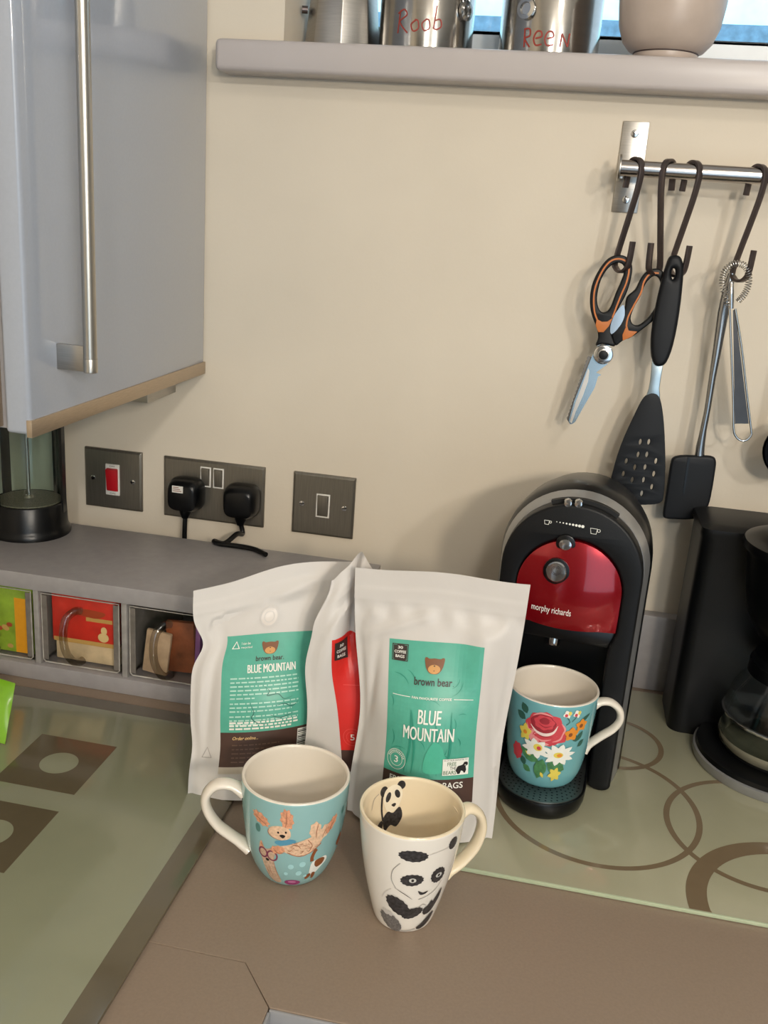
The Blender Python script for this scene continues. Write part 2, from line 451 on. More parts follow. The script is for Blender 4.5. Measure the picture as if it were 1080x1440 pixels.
# ------------------------------------------------------------------ electrical plates
def faceplate(root, x, w, o_):
    z = .15
    f = MB().loft([[(x, 0, z), (x+w, 0, z), (x+w, 0, z+.086), (x, 0, z+.086)],
                   [(x, -.0035, z), (x+w, -.0035, z), (x+w, -.0035, z+.086), (x, -.0035, z+.086)],
                   [(x+.003, -.0055, z+.003), (x+w-.003, -.0055, z+.003), (x+w-.003, -.0055, z+.083), (x+.003, -.0055, z+.083)]])
    return f.build('faceplate', M_plate, root, 20, .0006, org=o_)
def ycyl(c, r, y0, y1, n=20): return MB().loft([[(c[0]+r*cos(2*PI*k/n), y, c[1]+r*sin(2*PI*k/n)) for k in range(n)] for y in (y0, y1)])
def screw(fp, x, z, o_):
    s_ = ycyl((x, z), .0036, -.0054, -.0066).build('screw', M_chrome, fp, 35, .0004, org=o_)
    boxobj('screw_slot', (x-.003, -.0069, z-.0005), (x+.003, -.0064, z+.0005), M_matblk, fp, org=o_)
XA, XB, XC = -.3722, -.2536, -.067
o_ = (XA+.043, 0, .193)
p = thing('cooker_switch', 'brushed steel cooker switch plate with red rocker', 'switch', o_)
f = faceplate(p, XA, .086, o_); screw(f, XA+.013, .193, o_); screw(f, XA+.073, .193, o_)
s_ = boxobj('white_surround', (XA+.0325, -.0072, .1705), (XA+.0535, -.005, .2155), M_white, p, .0008, org=o_)
rk = MB().loft([[(XA+.0345, -.006, .176), (XA+.0515, -.006, .176), (XA+.0515, -.006, .21), (XA+.0345, -.006, .21)],
                [(XA+.035, -.0095, .1775), (XA+.051, -.0095, .1775), (XA+.051, -.013, .2085), (XA+.035, -.013, .2085)]])
rk.build('red_rocker', M_redplastic, p, 30, .001, org=o_)
for zz, st in ((.2115, 'OFF'), (.1722, 'ON')):
    Print(lambda a, b, l: (a, -.0072-l, b)).text(st, XA+.039, zz, XA+.047, zz+.0022, M_matblk).build('lettering', s_, org=o_)
o_ = (XB+.073, 0, .193)
p = thing('double_socket', 'brushed steel double wall socket with two switches', 'socket', o_)
f = faceplate(p, XB, .146, o_); screw(f, XB+.0135, .193, o_); screw(f, XB+.1325, .193, o_)
def small_rocker(p, xc, zc, w, hh, o_):
    s_ = boxobj('switch_surround', (xc-w/2, -.0068, zc-hh/2), (xc+w/2, -.005, zc+hh/2), M_white, p, .0005, org=o_)
    w -= .003; hh -= .003
    MB().loft([[(xc-w/2, -.006, zc-hh/2), (xc+w/2, -.006, zc-hh/2), (xc+w/2, -.006, zc+hh/2), (xc-w/2, -.006, zc+hh/2)],
               [(xc-w/2+.001, -.0075, zc-hh/2+.001), (xc+w/2-.001, -.0075, zc-hh/2+.001), (xc+w/2-.001, -.0105, zc+hh/2-.001), (xc-w/2+.001, -.0105, zc+hh/2-.001)]]).build('rocker', M_plate, p, 25, .0004, org=o_)
small_rocker(p, XB+.062, .2135, .0155, .0285, o_); small_rocker(p, XB+.0805, .2135, .0155, .0285, o_)
o_ = (XC+.043, 0, .193)
p = thing('light_switch', 'single brushed steel switch plate nearest the coffee bags', 'switch', o_)
f = faceplate(p, XC, .086, o_); screw(f, XC+.0135, .193, o_); screw(f, XC+.0725, .193, o_)
small_rocker(p, XC+.043, .193, .019, .033, o_)
# plugs
def plug(xc, zc, label, sticker, path, o_):
    p = thing('mains_plug', label, 'plug', o_)
    rings = []
    for y, w_, hh, dz in ((-.006, .0235, .0225, 0), (-.014, .0245, .0235, 0), (-.026, .0235, .0225, 0), (-.034, .02, .019, -.001), (-.036, .016, .015, -.001)):
        rings.append([(xc+w_*math.copysign(abs(cos(a))**.55, cos(a)), y, zc+dz+hh*math.copysign(abs(sin(a))**.55, sin(a))) for a in [2*PI*k/32+.01 for k in range(32)]])
    bd = MB().loft(rings).build('plug_body', M_black, p, 40, org=o_)
    MB().loft([[(xc+r*cos(a), -.02+r*.8*sin(a), z) for a in [2*PI*k/16 for k in range(16)]] for z, r in ((zc-.015, .010), (zc-.026, .0085), (zc-.034, .005))]).build('cable_grip', M_black, p, 40, org=o_)
    MB().tube(smooth(path, 8, False), .0034, 10).build('cable', M_black, p, 60, org=o_)
    if sticker:
        s_ = boxobj('sticker', (xc-.0125, -.0364, zc+.006), (xc+.003, -.0358, zc+.0155), M_white, bd, org=o_)
        for k in range(3): boxobj('print_line', (xc-.011, -.0366, zc+.008+k*.0025), (xc+.001-k*.002, -.0363, zc+.009+k*.0025), col('brown', (150, 110, 100)), bd, org=o_)
P1 = at(255, 699, 1, -.034); P2 = at(334, 709, 1, -.034)
plug(P1.x, P1.z, 'black mains plug with white sticker in the left socket', True, [(P1.x, -.02, P1.z-.03), (P1.x, -.022, P1.z-.06), (P1.x+.001, -.025, .10), (P1.x+.002, -.025, .02)], (P1.x, -.006, P1.z))
c1 = at(333, 768, 1, -.066); 
plug(P2.x, P2.z, 'black mains plug without sticker in the right socket, cable coiled on shelf', False,
     [(P2.x, -.02, P2.z-.03), (P2.x+.004, -.022, P2.z-.045), (P2.x+.002, -.04, .149), (P2.x-.006, -.064, .1428), (P2.x-.022, -.061, .1426), (P2.x-.012, -.068, .1426), (P2.x+.015, -.068, .1426), (P2.x+.036, -.071, .1426), (P2.x+.05, -.079, .1426), (P2.x+.058, -.085, .1426)], (P2.x, -.006, P2.z))

# ------------------------------------------------------------------ shelf unit with clear drawers
o_ = (-.25, -.15, 0)
SX1 = .07; ST = .139; SYF = -.243; SYB = -.056
su = thing('shelf_unit', 'low grey shelf unit with a row of clear drawers below its top', 'shelf', o_)
boxobj('top_board', (XL, SYF, .1185), (SX1, SYB, ST), M_shelf, su, .0008, org=o_)
boxobj('bottom_board', (XL, SYF, .0002), (SX1, SYB, .0205), M_shelf, su, .0008, org=o_)
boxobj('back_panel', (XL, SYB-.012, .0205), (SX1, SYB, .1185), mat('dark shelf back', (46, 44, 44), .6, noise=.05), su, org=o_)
boxobj('end_panel', (SX1-.016, SYF+.001, .0205), (SX1, SYB-.012, .1185), M_shelf, su, org=o_)
PITCH_ = .1135
xs = [-.3147+PITCH_*k for k in range(-2, 4)]
for i, x in enumerate(xs):
    if x > SX1-.02: break
    boxobj('drawer_housing', (x-.0028, SYF+.004, .0205), (x+.0042, SYB-.013, .1185), mat('grey translucent plastic', (150, 146, 142), .3, noise=.15, nscale=80), su, .0008, org=o_)
for i, x in enumerate(xs[:-1]):
    a, b = x+.0065, x+PITCH_-.0055
    if b > SX1-.016: b = SX1-.018
    dr = MB()
    z0, z1 = .0235, .115
    y0, y1 = SYF+.006, SYB-.02
    for (lo, hi) in (((a, y0, z0), (b, y0+.002, z1)), ((a, y0, z0), (a+.002, y1, z1-.006)), ((b-.002, y0, z0), (b, y1, z1-.006)), ((a, y0, z0), (b, y1, z0+.002)), ((a, y1-.002, z0), (b, y1, z1-.006))):
        dr.box(lo, hi)
    d_ = dr.build('drawer', M_plastic, su, 0, org=o_)
    for s in (0, 1):
        MB().box((a if s == 0 else b-.008, y0-.0008, z0+.004), ((a+.008) if s == 0 else b, y0-.0001, z1-.003)).build('frosted_side', mat('frosted acrylic strip', (112, 106, 100), .35, noise=.2, nscale=90), d_, 0, org=o_)
    rim = [(q_[0], y0-.0004, q_[1]) for q_ in [(a+.004, z0+.001), (b-.004, z0+.001), (b-.001, z0+.004), (b-.001, z1-.001), (a+.001, z1-.001), (a+.001, z0+.004)]]
    MB().tube(rim, .0009, 6, closed=True).build('front_rim', mat('acrylic edge', (176, 172, 164), .2, noise=.2, nscale=90), d_, 50, org=o_)
    xm = (a+b)/2-.006
    path = smooth([(xm+.006, y0, .098), (xm+.003, y0-.008, .1), (xm-.003, y0-.017, .093), (xm-.005, y0-.021, .075), (xm-.003, y0-.021, .055), (xm+.002, y0-.016, .04), (xm+.006, y0-.007, .0335), (xm+.008, y0, .034)], 6, False)
    MB().tube(path, .0048, 12).build('handle', glass('clear handle', (.78, .76, .72), 1.9, .06), d_, 60, org=o_)
def carton(name, label, cat, lo, hi, mt, tilt=0, prints=()):
    c = ((lo[0]+hi[0])/2, (lo[1]+hi[1])/2, lo[2])
    o = MB().box(lo, hi).build(name, mt, None, 30, .002, org=c)
    o.location = c; o.rotation_euler = (0, tilt, 0)
    tag(o, label, cat)
    for pr in prints:
        pr_ = Print(lambda a, b, l: (a-c[0], lo[1]-c[1]-l, b-c[2]))
        pr(pr_, lo, hi); pr_.build('print', o)
    return o
G = col('gold', (200, 160, 90)); 
def pr_red(p, lo, hi):
    x0, x1, z0, z1 = lo[0], hi[0], lo[2], hi[2]
    p.rect(x0+.002, z0+.0005, x1-.001, z0+.006, G)
    p.rect(x0+.045, z0+.032, x1-.004, z0+.037, G)
    p.ell(x1-.016, z0+.013, .007, .006, col('pale gold', (226, 200, 140))).ell(x1-.015, z0+.022, .004, .005, col('pale gold', (226, 200, 140)))
    p.blob([(x0+.02, z0+.04), (x0+.04, z0+.047), (x0+.07, z0+.045), (x0+.06, z0+.037), (x0+.04, z0+.038)], col('rust', (170, 70, 40)))
dz = .0256
ck = carton
carton('tea_carton', 'red tea box with gold print behind the middle clear drawer front', 'box', (-.299, -.2295, dz+.025), (-.216, -.15, .1148), mat('red carton', (206, 48, 34), .5, noise=.12, nscale=60), 0, (pr_red,))
carton('tea_carton', 'beige box lying under the red tea box in the drawer', 'box', (-.297, -.226, dz), (-.214, -.15, dz+.0245), mat('beige carton', (206, 184, 146), .6, noise=.25, nscale=40))
def pr_green(p, lo, hi):
    x0, x1, z0, z1 = lo[0], hi[0], lo[2], hi[2]
    p.rect(x1-.024, z0+.001, x1-.008, z1-.014, col('marigold', (230, 160, 30)))
    for k in range(16):
        random.seed(k); p.ell(x0+.02+random.random()*(x1-x0-.05), z0+.008+random.random()*.03, .004, .003, col(('gold', 'leaf', 'rust')[k % 3], (120, 140, 40)))
carton('snack_packet', 'green and yellow packet in the leftmost clear drawer', 'packet', (-.414, -.2295, dz), (-.3245, -.19, .113), mat('green packet', (140, 172, 50), .45, noise=.25, nscale=50), 0, (pr_green,))
carton('tea_sachet', 'beige sachet leaning behind the handle of the right clear drawer', 'sachet', (-.184, -.228, dz), (-.152, -.222, .082), mat('kraft sachet', (190, 164, 134), .6, noise=.2, nscale=60), .12)
carton('tea_sachet', 'brown sachet behind the beige one in the right drawer', 'sachet', (-.156, -.215, dz), (-.120, -.207, .092), mat('brown sachet', (150, 84, 50), .5, noise=.35, nscale=60), -.05)
carton('tea_sachet', 'slim purple sachet standing in the right clear drawer', 'sachet', (-.1185, -.226, dz), (-.1115, -.19, .094), mat('purple sachet', (146, 96, 156), .5, noise=.15, nscale=60), .03)
carton('tea_carton', 'pale box in the drawer mostly hidden by the left coffee bag', 'box', (-.083, -.22, dz), (-.01, -.15, .1), mat('pale carton', (190, 164, 140), .6, noise=.2, nscale=40))

# ------------------------------------------------------------------ cafetiere on the shelf
o_ = (-.400, -.103, ST)
cf = thing('cafetiere', 'glass cafetiere with black base and frame on the shelf end', 'cafetiere', o_)
c = (0, 0, 0)
MB().lathe(c, [(0, 0), (.052, 0), (.0525, .004), (.050, .008), (.0485, .012), (.047, .042), (.0455, .044), (.044, .042), (.044, .012), (0, .012)], 56).build('base', M_black, cf, 40)
MB().lathe(c, [(0, .0125), (.042, .0125), (.0435, .02), (.0435, .19), (.0425, .19), (.0425, .021), (.041, .0145), (0, .0145)], 56).build('glass_beaker', M_smoke, cf, 40)
for a in (.16, 1.2, 2.75, 4.25):
    pts = []
    for zz in (.03, .06, .12, .17): pts.append((.0462*cos(a), .0462*sin(a), zz))
    MB().sweep(pts, [(-.0016, -.006), (.0016, -.006), (.0016, .006), (-.0016, .006)], up=(cos(a), sin(a), 0)).build('frame_post', M_black, cf, 40)
MB().lathe(c, [(.0445, .168), (.0475, .168), (.0475, .18), (.0445, .18), (.0445, .168)], 56).build('frame_band', M_black, cf, 40)
MB().lathe(c, [(0, .0425), (.0412, .0425), (.0418, .0435), (.0412, .0446), (.006, .0465), (.005, .050), (0, .050)], 48).build('plunger_disc', mat('mesh filter', (138, 126, 108), .5, .2, noise=.4, nscale=600), cf, 40)
MB().tube([(0, 0, .05), (0, 0, .19)], .0025, 12).build('plunger_rod', M_steel, cf, 40)
MB().lathe(c, [(.0, .188), (.046, .188), (.047, .194), (.03, .204), (0, .206)], 48).build('lid', M_black, cf, 40)

# ------------------------------------------------------------------ things on the window sill
o_ = (-.05, .075, WZ0)
mk = thing('moka_pot', 'faceted steel moka pot at the left end of the window sill', 'coffee pot', o_)
def octo(r, z, n=8, a0=.2): return [(r*cos(2*PI*k/n+a0), r*sin(2*PI*k/n+a0), z) for k in range(n)]
MB().loft([octo(.047, 0), octo(.048, .004), octo(.041, .075), octo(.037, .078)]).build('boiler', M_steel, mk, 20, .0008)
MB().loft([octo(.036, .0781), octo(.036, .086), octo(.038, .09), octo(.047, .16)]).build('jug', M_steel, mk, 20, .0008)
MB().tube([(-.043, -.012, .052), (-.050, -.014, .052)], .0045, 12).build('safety_valve', M_hook, mk, 40)
MB().sweep(smooth([(.022, .036, .15), (.036, .06, .152), (.04, .066, .13), (.038, .063, .1)], 6, False), circle(.007, 10)).build('handle', M_black, mk, 50)
def canister(x, y, r, label, word, ph0, latch):
    o_ = (x, y, WZ0)
    cn = thing('storage_canister', label, 'canister', o_, 'steel canisters on the window sill')
    b_ = MB().lathe((0,0,0), [(0, 0), (r-.002, 0), (r, .002), (r, .13), (r-.001, .132), (0, .132)], 72).build('body', mat('polished steel', (168, 164, 158), .16, 1, noise=.05, nscale=20, stretch=(1, 1, 8)), cn, 40)
    MB().lathe((0,0,0), [(0, .1322), (r+.002, .1322), (r+.002, .145), (r-.006, .152), (0, .153)], 72).build('lid', M_chrome, cn, 40)
    sf = lambda s, tt, l: ((r+l)*sin(ph0+s/r), -(r+l)*cos(ph0+s/r), tt)
    word(Print(sf)).build('handwriting', b_)
    a = latch
    lb = MB().lathe((0,0,0), [(0, 0), (.011, 0), (.011, .004), (.007, .005), (.006, .002), (0, .002)], 24).build('latch_button', M_chrome, cn, 40)
    lb.location = (r*sin(a), -r*cos(a), .052); lb.rotation_euler = (PI/2, 0, a)
    MB().tube(smooth([(r*sin(a+d)*1.03, -r*cos(a+d)*1.03, z) for d, z in ((-.1, .06), (-.1, .1), (0, .14), (.1, .1), (.1, .06))], 5, False), .0012, 8).build('latch_wire', M_chrome, cn, 50)
INK = col('red marker', (150, 52, 40), .5)
def w1(p):
    k = .0016
    def S(pts): p.stroke(smooth([(a, b) for a, b in pts], 4, False), k, INK)
    S([(-.029, .022), (-.027, .046)]); S([(-.030, .043), (-.022, .047), (-.018, .041), (-.027, .034), (-.016, .022)])
    S([(-.006, .036), (-.012, .031), (-.009, .024), (-.003, .027), (-.004, .035), (-.008, .036)])
    S([(.006, .037), (.001, .032), (.004, .025), (.010, .028), (.009, .036), (.005, .037)])
    S([(.017, .052), (.015, .028)]); S([(.015, .036), (.022, .038), (.024, .031), (.018, .027), (.014, .029)])
    return p
def w2(p):
    k = .0018
    def S(pts): p.stroke(smooth([(a, b) for a, b in pts], 4, False), k, INK)
    S([(-.027, .032), (-.026, .012)]); S([(-.028, .031), (-.021, .031), (-.020, .024), (-.026, .021), (-.019, .012)])
    for x in (-.013, .000): S([(x, .021), (x+.007, .023), (x+.006, .028), (x+.001, .028), (x-.002, .021), (x+.001, .014), (x+.008, .015)])
    S([(.016, .013), (.017, .027)]); S([(.017, .027), (.025, .014)]); S([(.025, .014), (.026, .028)])
    return p
canister(.0564, .07, .0575, 'steel canister with red handwriting beside the moka pot', w1, .05, 1.02)
canister(.2063, .07, .0595, 'steel canister with red handwriting beside the pale bowl', w2, .0, -.45)
o_ = (.3400, .006, WZ0)
bw = thing('bowl', 'pale stoneware bowl on the window sill', 'bowl', o_)
MB().lathe((0,0,0), [(0, 0), (.034, 0), (.0355, .002), (.0350, .0085), (.041, .011), (.049, .020), (.055, .036), (.0575, .055), (.060, .085), (.057, .085), (.054, .055), (.045, .022), (.03, .014), (0, .012)], 64).build('bowl_body', mat('stoneware glaze', (186, 170, 158), .35, noise=.06, nscale=40), bw, 50)
MB().lathe((0,0,0), [(.0352, .0074), (.0358, .008), (.0356, .0089), (.035, .0089)], 64).build('foot_line', mat('dark glaze line', (70, 58, 56), .5, noise=.05), bw, 50)

# ------------------------------------------------------------------ utensil rail
o_ = (.318, 0, .64)
RY, RZ, RR = -.05, .6405, .0088
rl = thing('utensil_rail', 'steel utensil rail mounted on the wall', 'rail', o_)
def bracket(x0):
    pl = boxobj('wall_bracket', (x0, -.003, .595), (x0+.0295, 0, .694), M_steel, rl, .0006, org=o_)
    for zz in (.681, .609):
        ycyl((x0+.0145, zz), .0042, -.0029, -.0055).build('screw', M_chrome, pl, 35, .0008, org=o_)
    boxobj('bracket_arm', (x0+.001, RY+.004, RZ-.011), (x0+.006, -.003, RZ+.004), M_steel, pl, .0005, org=o_)
bracket(.304); bracket(1.06)
def xcyl(x0, x1, r, y, z, n=28): return MB().loft([[(x, y+r*cos(2*PI*k/n), z+r*sin(2*PI*k/n)) for k in range(n)] for x in (x0, x1)])
xcyl(.306, 1.088, RR, RY, RZ).build('rail_bar', mat('polished rail steel', (178, 172, 168), .2, 1, noise=.05, nscale=30, stretch=(1, 20, 20)), rl, 40, org=o_)
xcyl(.3035, .3062, .0145, RY, RZ).build('end_cap', M_steel, rl, 35, .0006, org=o_)
# S hooks
hk = []
r_ = RR+.0022
for k in range(9):
    a = PI*(-.12+ 1.12*k/8); hk.append((r_*cos(a), r_*sin(a)))
hk = [(r_+.001, -.020), (r_, -.008)] + hk[1:]
hk += [(-r_, -.008), (-r_+.004, -.03), (.009, -.088)]
for k in range(1, 8):
    a = -PI*k/8; hk.append((.0005+.0125*cos(a)-.0, -.0985+.0125*sin(a)))
hk += [(-.0125, -.094), (-.0135, -.077)]
HP = smooth([(a, 0, b) for a, b in hk], 4, False)
hook_me = None
def hook(px, ang, label):
    global hook_me
    x = px
    if hook_me is None:
        o = MB().sweep(HP, [(-.0034, -.0016), (.0034, -.0016), (.0034, .0016), (-.0034, .0016)], up=(0, 1, 0)).build('s_hook', M_hook, None, 30, .0004)
        hook_me = o.data
    else:
        o = D.objects.new('s_hook', hook_me); COL.objects.link(o)
    o.location = (x, RY, RZ); o.rotation_euler = (0, 0, ang)
    tag(o, label, 'hook', 'flat S hooks on the utensil rail')
    return o
A1 = PI-.93
X1h, X2h, X3h, X4h = [at(a, b, 1, RY).x for a, b in ((893, 238), (940, 240), (974, 242), (1065, 250))]
hook(X1h, A1, 'dark flat S hook nearest the rail end holding the scissors')
hook(X2h, .95, 'dark flat S hook hanging empty behind the scissors handle')
hook(X3h, A1, 'dark flat S hook holding the black slotted turner')
hook(X4h, A1, 'dark flat S hook holding the coil whisk')

def zoom1(pts): return [(790+x/5.142, 340+y/5.142) for x, y in pts]
def zoom2(pts): return [(780+x/3.6, 420+y/3.6) for x, y in pts]
def w2d(pts, y): return [(lambda p: (p.x, p.z))(at(a, b, 1, y)) for a, b in pts]
def plate(name, outs, y, depth, mt, parent, org, bevel=0, smooth_=40):
    vs, fs = curve_plate(outs, depth, bevel)
    return MB().add([(a, y-c_, b) for a, b, c_ in vs], fs).build(name, mt, parent, smooth_, org=org)
# scissors
ys = -.050
hp = at(872, 372, 1, ys); o_ = tuple(hp)
sc = thing('kitchen_scissors', 'kitchen scissors with black and orange handles hanging from the first hook', 'scissors', o_)
blade = w2d(zoom1([(262, 745), (235, 790), (205, 860), (150, 1000), (90, 1150), (50, 1290), (58, 1318), (75, 1318), (98, 1300), (160, 1190), (235, 1060), (243, 1040), (262, 975), (285, 962), (248, 945), (330, 885), (365, 800), (340, 740)]), ys)
plate('blade', [blade], ys+.0005, .0022, mat('scissor steel', (178, 192, 198), .25, 1, noise=.05, nscale=40), sc, o_)
bl2 = []
n = 34
for k in range(n+1):
    f = k/n; bx, by = 205+(50-205)*f, 830+(1290-830)*f
    bl2.append((bx-13-5*(k % 2), by-3))
bl2 += [(60, 1322), (110, 1180), (250, 850)]
plate('serrated_blade', [w2d(zoom1(bl2), ys)], ys+.0032, .002, mat('serrated steel', (120, 112, 104), .35, 1, noise=.1), sc, o_)
bev = w2d(zoom1([(190, 915), (200, 935), (190, 1010), (150, 1120), (100, 1230), (72, 1312), (58, 1300), (100, 1160), (150, 1030)]), ys)
plate('ground_edge', [bev], ys-.0008, .0006, mat('bright ground steel', (226, 214, 200), .3, .8, noise=.03), sc, o_)
hL = w2d(zoom1(smooth([(400, 95), (460, 105), (500, 150), (508, 210), (490, 300), (462, 380), (420, 460), (380, 540), (355, 610), (360, 670), (385, 748), (340, 745), (290, 735), (245, 745), (262, 690), (252, 620), (222, 545), (205, 470), (205, 380), (225, 290), (275, 190), (335, 120)], 3)), ys)
hLh = w2d(zoom1(smooth([(395, 152), (440, 165), (450, 215), (420, 300), (385, 380), (360, 450), (330, 498), (285, 505), (258, 450), (258, 370), (285, 270), (335, 190)], 3)), ys)
plate('handle', [hL, hLh], ys-.003, .0085, M_matblk, sc, o_, .0018)
hRt = w2d(zoom1(smooth([(640, 200), (700, 195), (742, 230), (762, 320), (740, 450), (680, 550), (600, 620), (510, 685), (440, 715), (390, 750), (365, 700), (362, 650), (420, 580), (452, 490), (470, 400), (530, 345), (562, 280), (600, 225)], 3)), ys)
hRh = w2d(zoom1(smooth([(655, 252), (695, 258), (716, 320), (692, 440), (640, 530), (570, 595), (520, 600), (497, 555), (520, 480), (570, 390), (605, 305)], 3)), ys)
plate('handle', [hRt, hRh], ys+.0015, .0085, M_matblk, sc, o_, .0018)
for outl, yy in (([(252, 555), (290, 575), (330, 572), (368, 545), (340, 605), (300, 650), (262, 648), (243, 600)], ys-.0073), ([(470, 600), (482, 640), (545, 648), (505, 685), (440, 712), (438, 670), (455, 630)], ys-.0028)):
    plate('orange_inlay', [w2d(zoom1(outl), ys)], yy, .0012, M_orange, sc, o_, .0003)
for ln, yy in (([(258, 565), (236, 500), (231, 400), (247, 310), (295, 205), (350, 140), (410, 122), (465, 143), (484, 200), (466, 290), (430, 375), (400, 450), (365, 545)], ys-.0073), ([(465, 612), (478, 545), (520, 460), (572, 365), (595, 285), (640, 230), (700, 226)], ys-.0028)):
    pts = smooth([(a, b, 0) for a, b in w2d(zoom1(ln), ys)], 5, False)
    MB().sweep([(a, yy, b) for a, b, _ in pts], [(-.0004, -.0009), (.0004, -.0009), (.0004, .0009), (-.0004, .0009)], up=(0, 1, 0)).build('orange_line', M_orange, sc, 40, org=o_)
plate('nut_cracker_insert', [w2d(zoom1(smooth([(446, 455), (452, 530), (418, 605), (358, 664), (350, 610), (375, 535), (412, 480)], 3)), ys)], ys-.0068, .0012, M_chrome, sc, o_)
pc = at(790+300/5.142, 340+812/5.142, 1, ys)
ycyl((pc.x, pc.z), .0112, ys+.001, ys-.0075, 32).build('pivot', M_chrome, sc, 35, .0012, org=o_)
ycyl((pc.x, pc.z), .0066, ys-.0074, ys-.0082, 28).build('pivot_ring', M_steel, sc, 35, .0003, org=o_)
ycyl((pc.x, pc.z), .0054, ys-.008, ys-.0092, 28).build('pivot_centre', M_matblk, sc, 35, .0004, org=o_)
# slotted turner
yt = -.058
o_ = tuple(at(949, 362, 1, yt))
tn = thing('slotted_turner', 'black slotted turner with steel neck hanging beside the scissors', 'turner', o_)
plate('handle', [w2d(zoom1(smooth([(810, 97), (855, 108), (877, 170), (874, 290), (848, 520), (805, 740), (755, 870), (705, 898), (665, 880), (643, 800), (647, 650), (680, 450), (720, 280), (752, 170), (776, 112)], 3)), yt),
                 w2d(zoom1(smooth([(806, 192), (822, 205), (818, 250), (800, 272), (791, 240), (794, 205)], 3)), yt)], yt, .014, M_rubber, tn, o_, .0045)
plate('neck', [w2d(zoom1([(652, 850), (738, 860), (716, 990), (706, 1060), (712, 1140), (600, 1140), (628, 1060), (640, 990)]), yt)], yt, .003, mat('satin neck steel', (164, 176, 180), .3, 1, noise=.05), tn, o_, .0008)
holes = [w2d(zoom2(circle(6.8, 14, hc, 15, .16)), yt) for hc in ((433,724),(476,724),(422,788),(466,788),(362,821),(405,852),(457,852),(512,821),(347,886),(392,916),(449,916),(501,886),(333,952),(376,985),(440,985),(491,952))]
plate('blade', [w2d(zoom2(smooth([(500, 478), (528, 495), (545, 560), (556, 680), (560, 850), (550, 1000), (525, 1035), (460, 1042), (380, 1040), (292, 1034), (272, 1008), (290, 890), (335, 740), (395, 605), (440, 515), (470, 485)], 3)), yt)]+holes, yt, .0035, M_rubber, tn, o_, .0006)
# silicone spatula
yp = -.040
o_ = tuple(at(1024, 385, 1, yp))
sp = thing('silicone_spatula', 'black silicone spatula with long steel handle next to the whisk', 'spatula', o_)
pts = []; sc_ = []
for a, b, w_ in ((1029, 384, 10), (1024, 405, 15), (1017, 440, 16), (1009, 490, 13), (1002, 530, 10.5), (995, 575, 9.5), (989, 605, 10), (985, 628, 13), (983, 648, 15)):
    pts.append(at(a, b, 1, yp)); sc_.append((1, w_/1.28/1000/2))
MB().sweep(pts, [(.003*cos(2*PI*k/16), 1*sin(2*PI*k/16)) for k in range(16)], up=(0, 1, 0), scl=sc_).build('handle', mat('spatula steel', (150, 150, 150), .22, 1, noise=.04), sp, 50, org=o_)
plate('head', [w2d(zoom2(smooth([(600, 803), (640, 792), (720, 793), (790, 796), (815, 815), (812, 870), (790, 1000), (770, 1060), (735, 1102), (680, 1115), (610, 1114), (560, 1110), (547, 1085), (560, 1000), (578, 880), (588, 825)], 3)), yp)], yp, .009, M_rubber, sp, o_, .003)
plate('ridge', [w2d(zoom2([(672, 800), (684, 800), (656, 985), (646, 985)]), yp)], yp-.0046, .0012, M_black, sp, o_)
# whisk
yw = -.060
o_ = tuple(at(1034, 375, 1, yw))
wk = thing('coil_whisk', 'small steel coil whisk hanging from the right hook', 'whisk', o_)
loop = smooth([(lambda p: (p.x, p.y, p.z))(at(a, b, 1, yw)) for a, b in ((1025, 430), (1019, 412), (1016, 395), (1020, 380), (1032, 371), (1046, 373), (1053, 385), (1052, 402), (1046, 415), (1038, 424))], 40, False)
hel = []
for i, pnt in enumerate(loop):
    a = 2*PI*i/9.0
    p0 = Vector(loop[max(i-1, 0)]); p1 = Vector(loop[min(i+1, len(loop)-1)]); tt = (p1-p0).normalized()
    nx = Vector((0, 1, 0)); nb = tt.cross(nx)
    hel.append(Vector(pnt)+.0034*(nx*cos(a)+nb*sin(a)))
MB().tube(hel, .0005, 5).build('coil', M_steel, wk, 60, org=o_)
def Y3(a, b, y=yw): return tuple(at(a, b, 1, y))
MB().tube(smooth([Y3(*p) for p in ((1026, 432), (1028.5, 500), (1031, 560), (1031.5, 600), (1034, 612), (1041, 619), (1049, 619), (1056, 612), (1056, 602), (1051, 560), (1043, 490), (1034, 434))], 6, False), .0013, 8).build('handle_wire', M_chrome, wk, 60, org=o_)
plate('grip_plate', [w2d([(1031, 436), (1034, 436), (1053, 596), (1033.5, 596)], yw)], yw+.001, .001, mat('dark grip steel', (70, 66, 64), .25, 1, noise=.1), wk, o_)
MB().sweep([Y3(1029, 395), Y3(1028.5, 398), Y3(1028, 415), Y3(1028, 434)], circle(.0034, 14), scl=[.4, .85, 1, .9]).build('ferrule', M_chrome, wk, 50, org=o_)

# ladle, mostly cut off by the edge of the photograph
yl = -.056
lc = at(1120, 598, 1, yl)
X5h = lc.x-.006
hook(X5h, A1, 'dark flat S hook holding the ladle at the right edge of the photo')
o_ = (lc.x, yl, RZ-.1)
ld = thing('ladle', 'black ladle cut off by the right edge of the photo', 'ladle', o_)
MB().sweep([(lc.x-.002, yl, RZ-.100), (lc.x-.002, yl, RZ-.15), (lc.x, yl-.002, lc.z+.10), (lc.x, yl-.006, lc.z+.02), (lc.x, yl-.008, lc.z-.005)], circle(.0045, 12, ry=.007), scl=[.7, 1, 1.1, .9, .8]).build('handle', M_rubber, ld, 50, org=o_)
def bowl(u, v):
    a = 2*PI*u; r = .034*sin(v*PI/2); d = .026*cos(v*PI/2)
    return (lc.x+r*cos(a), yl-.012+d, lc.z-.028+r*sin(a))
lb_ = MB().grid(bowl, 32, 10)
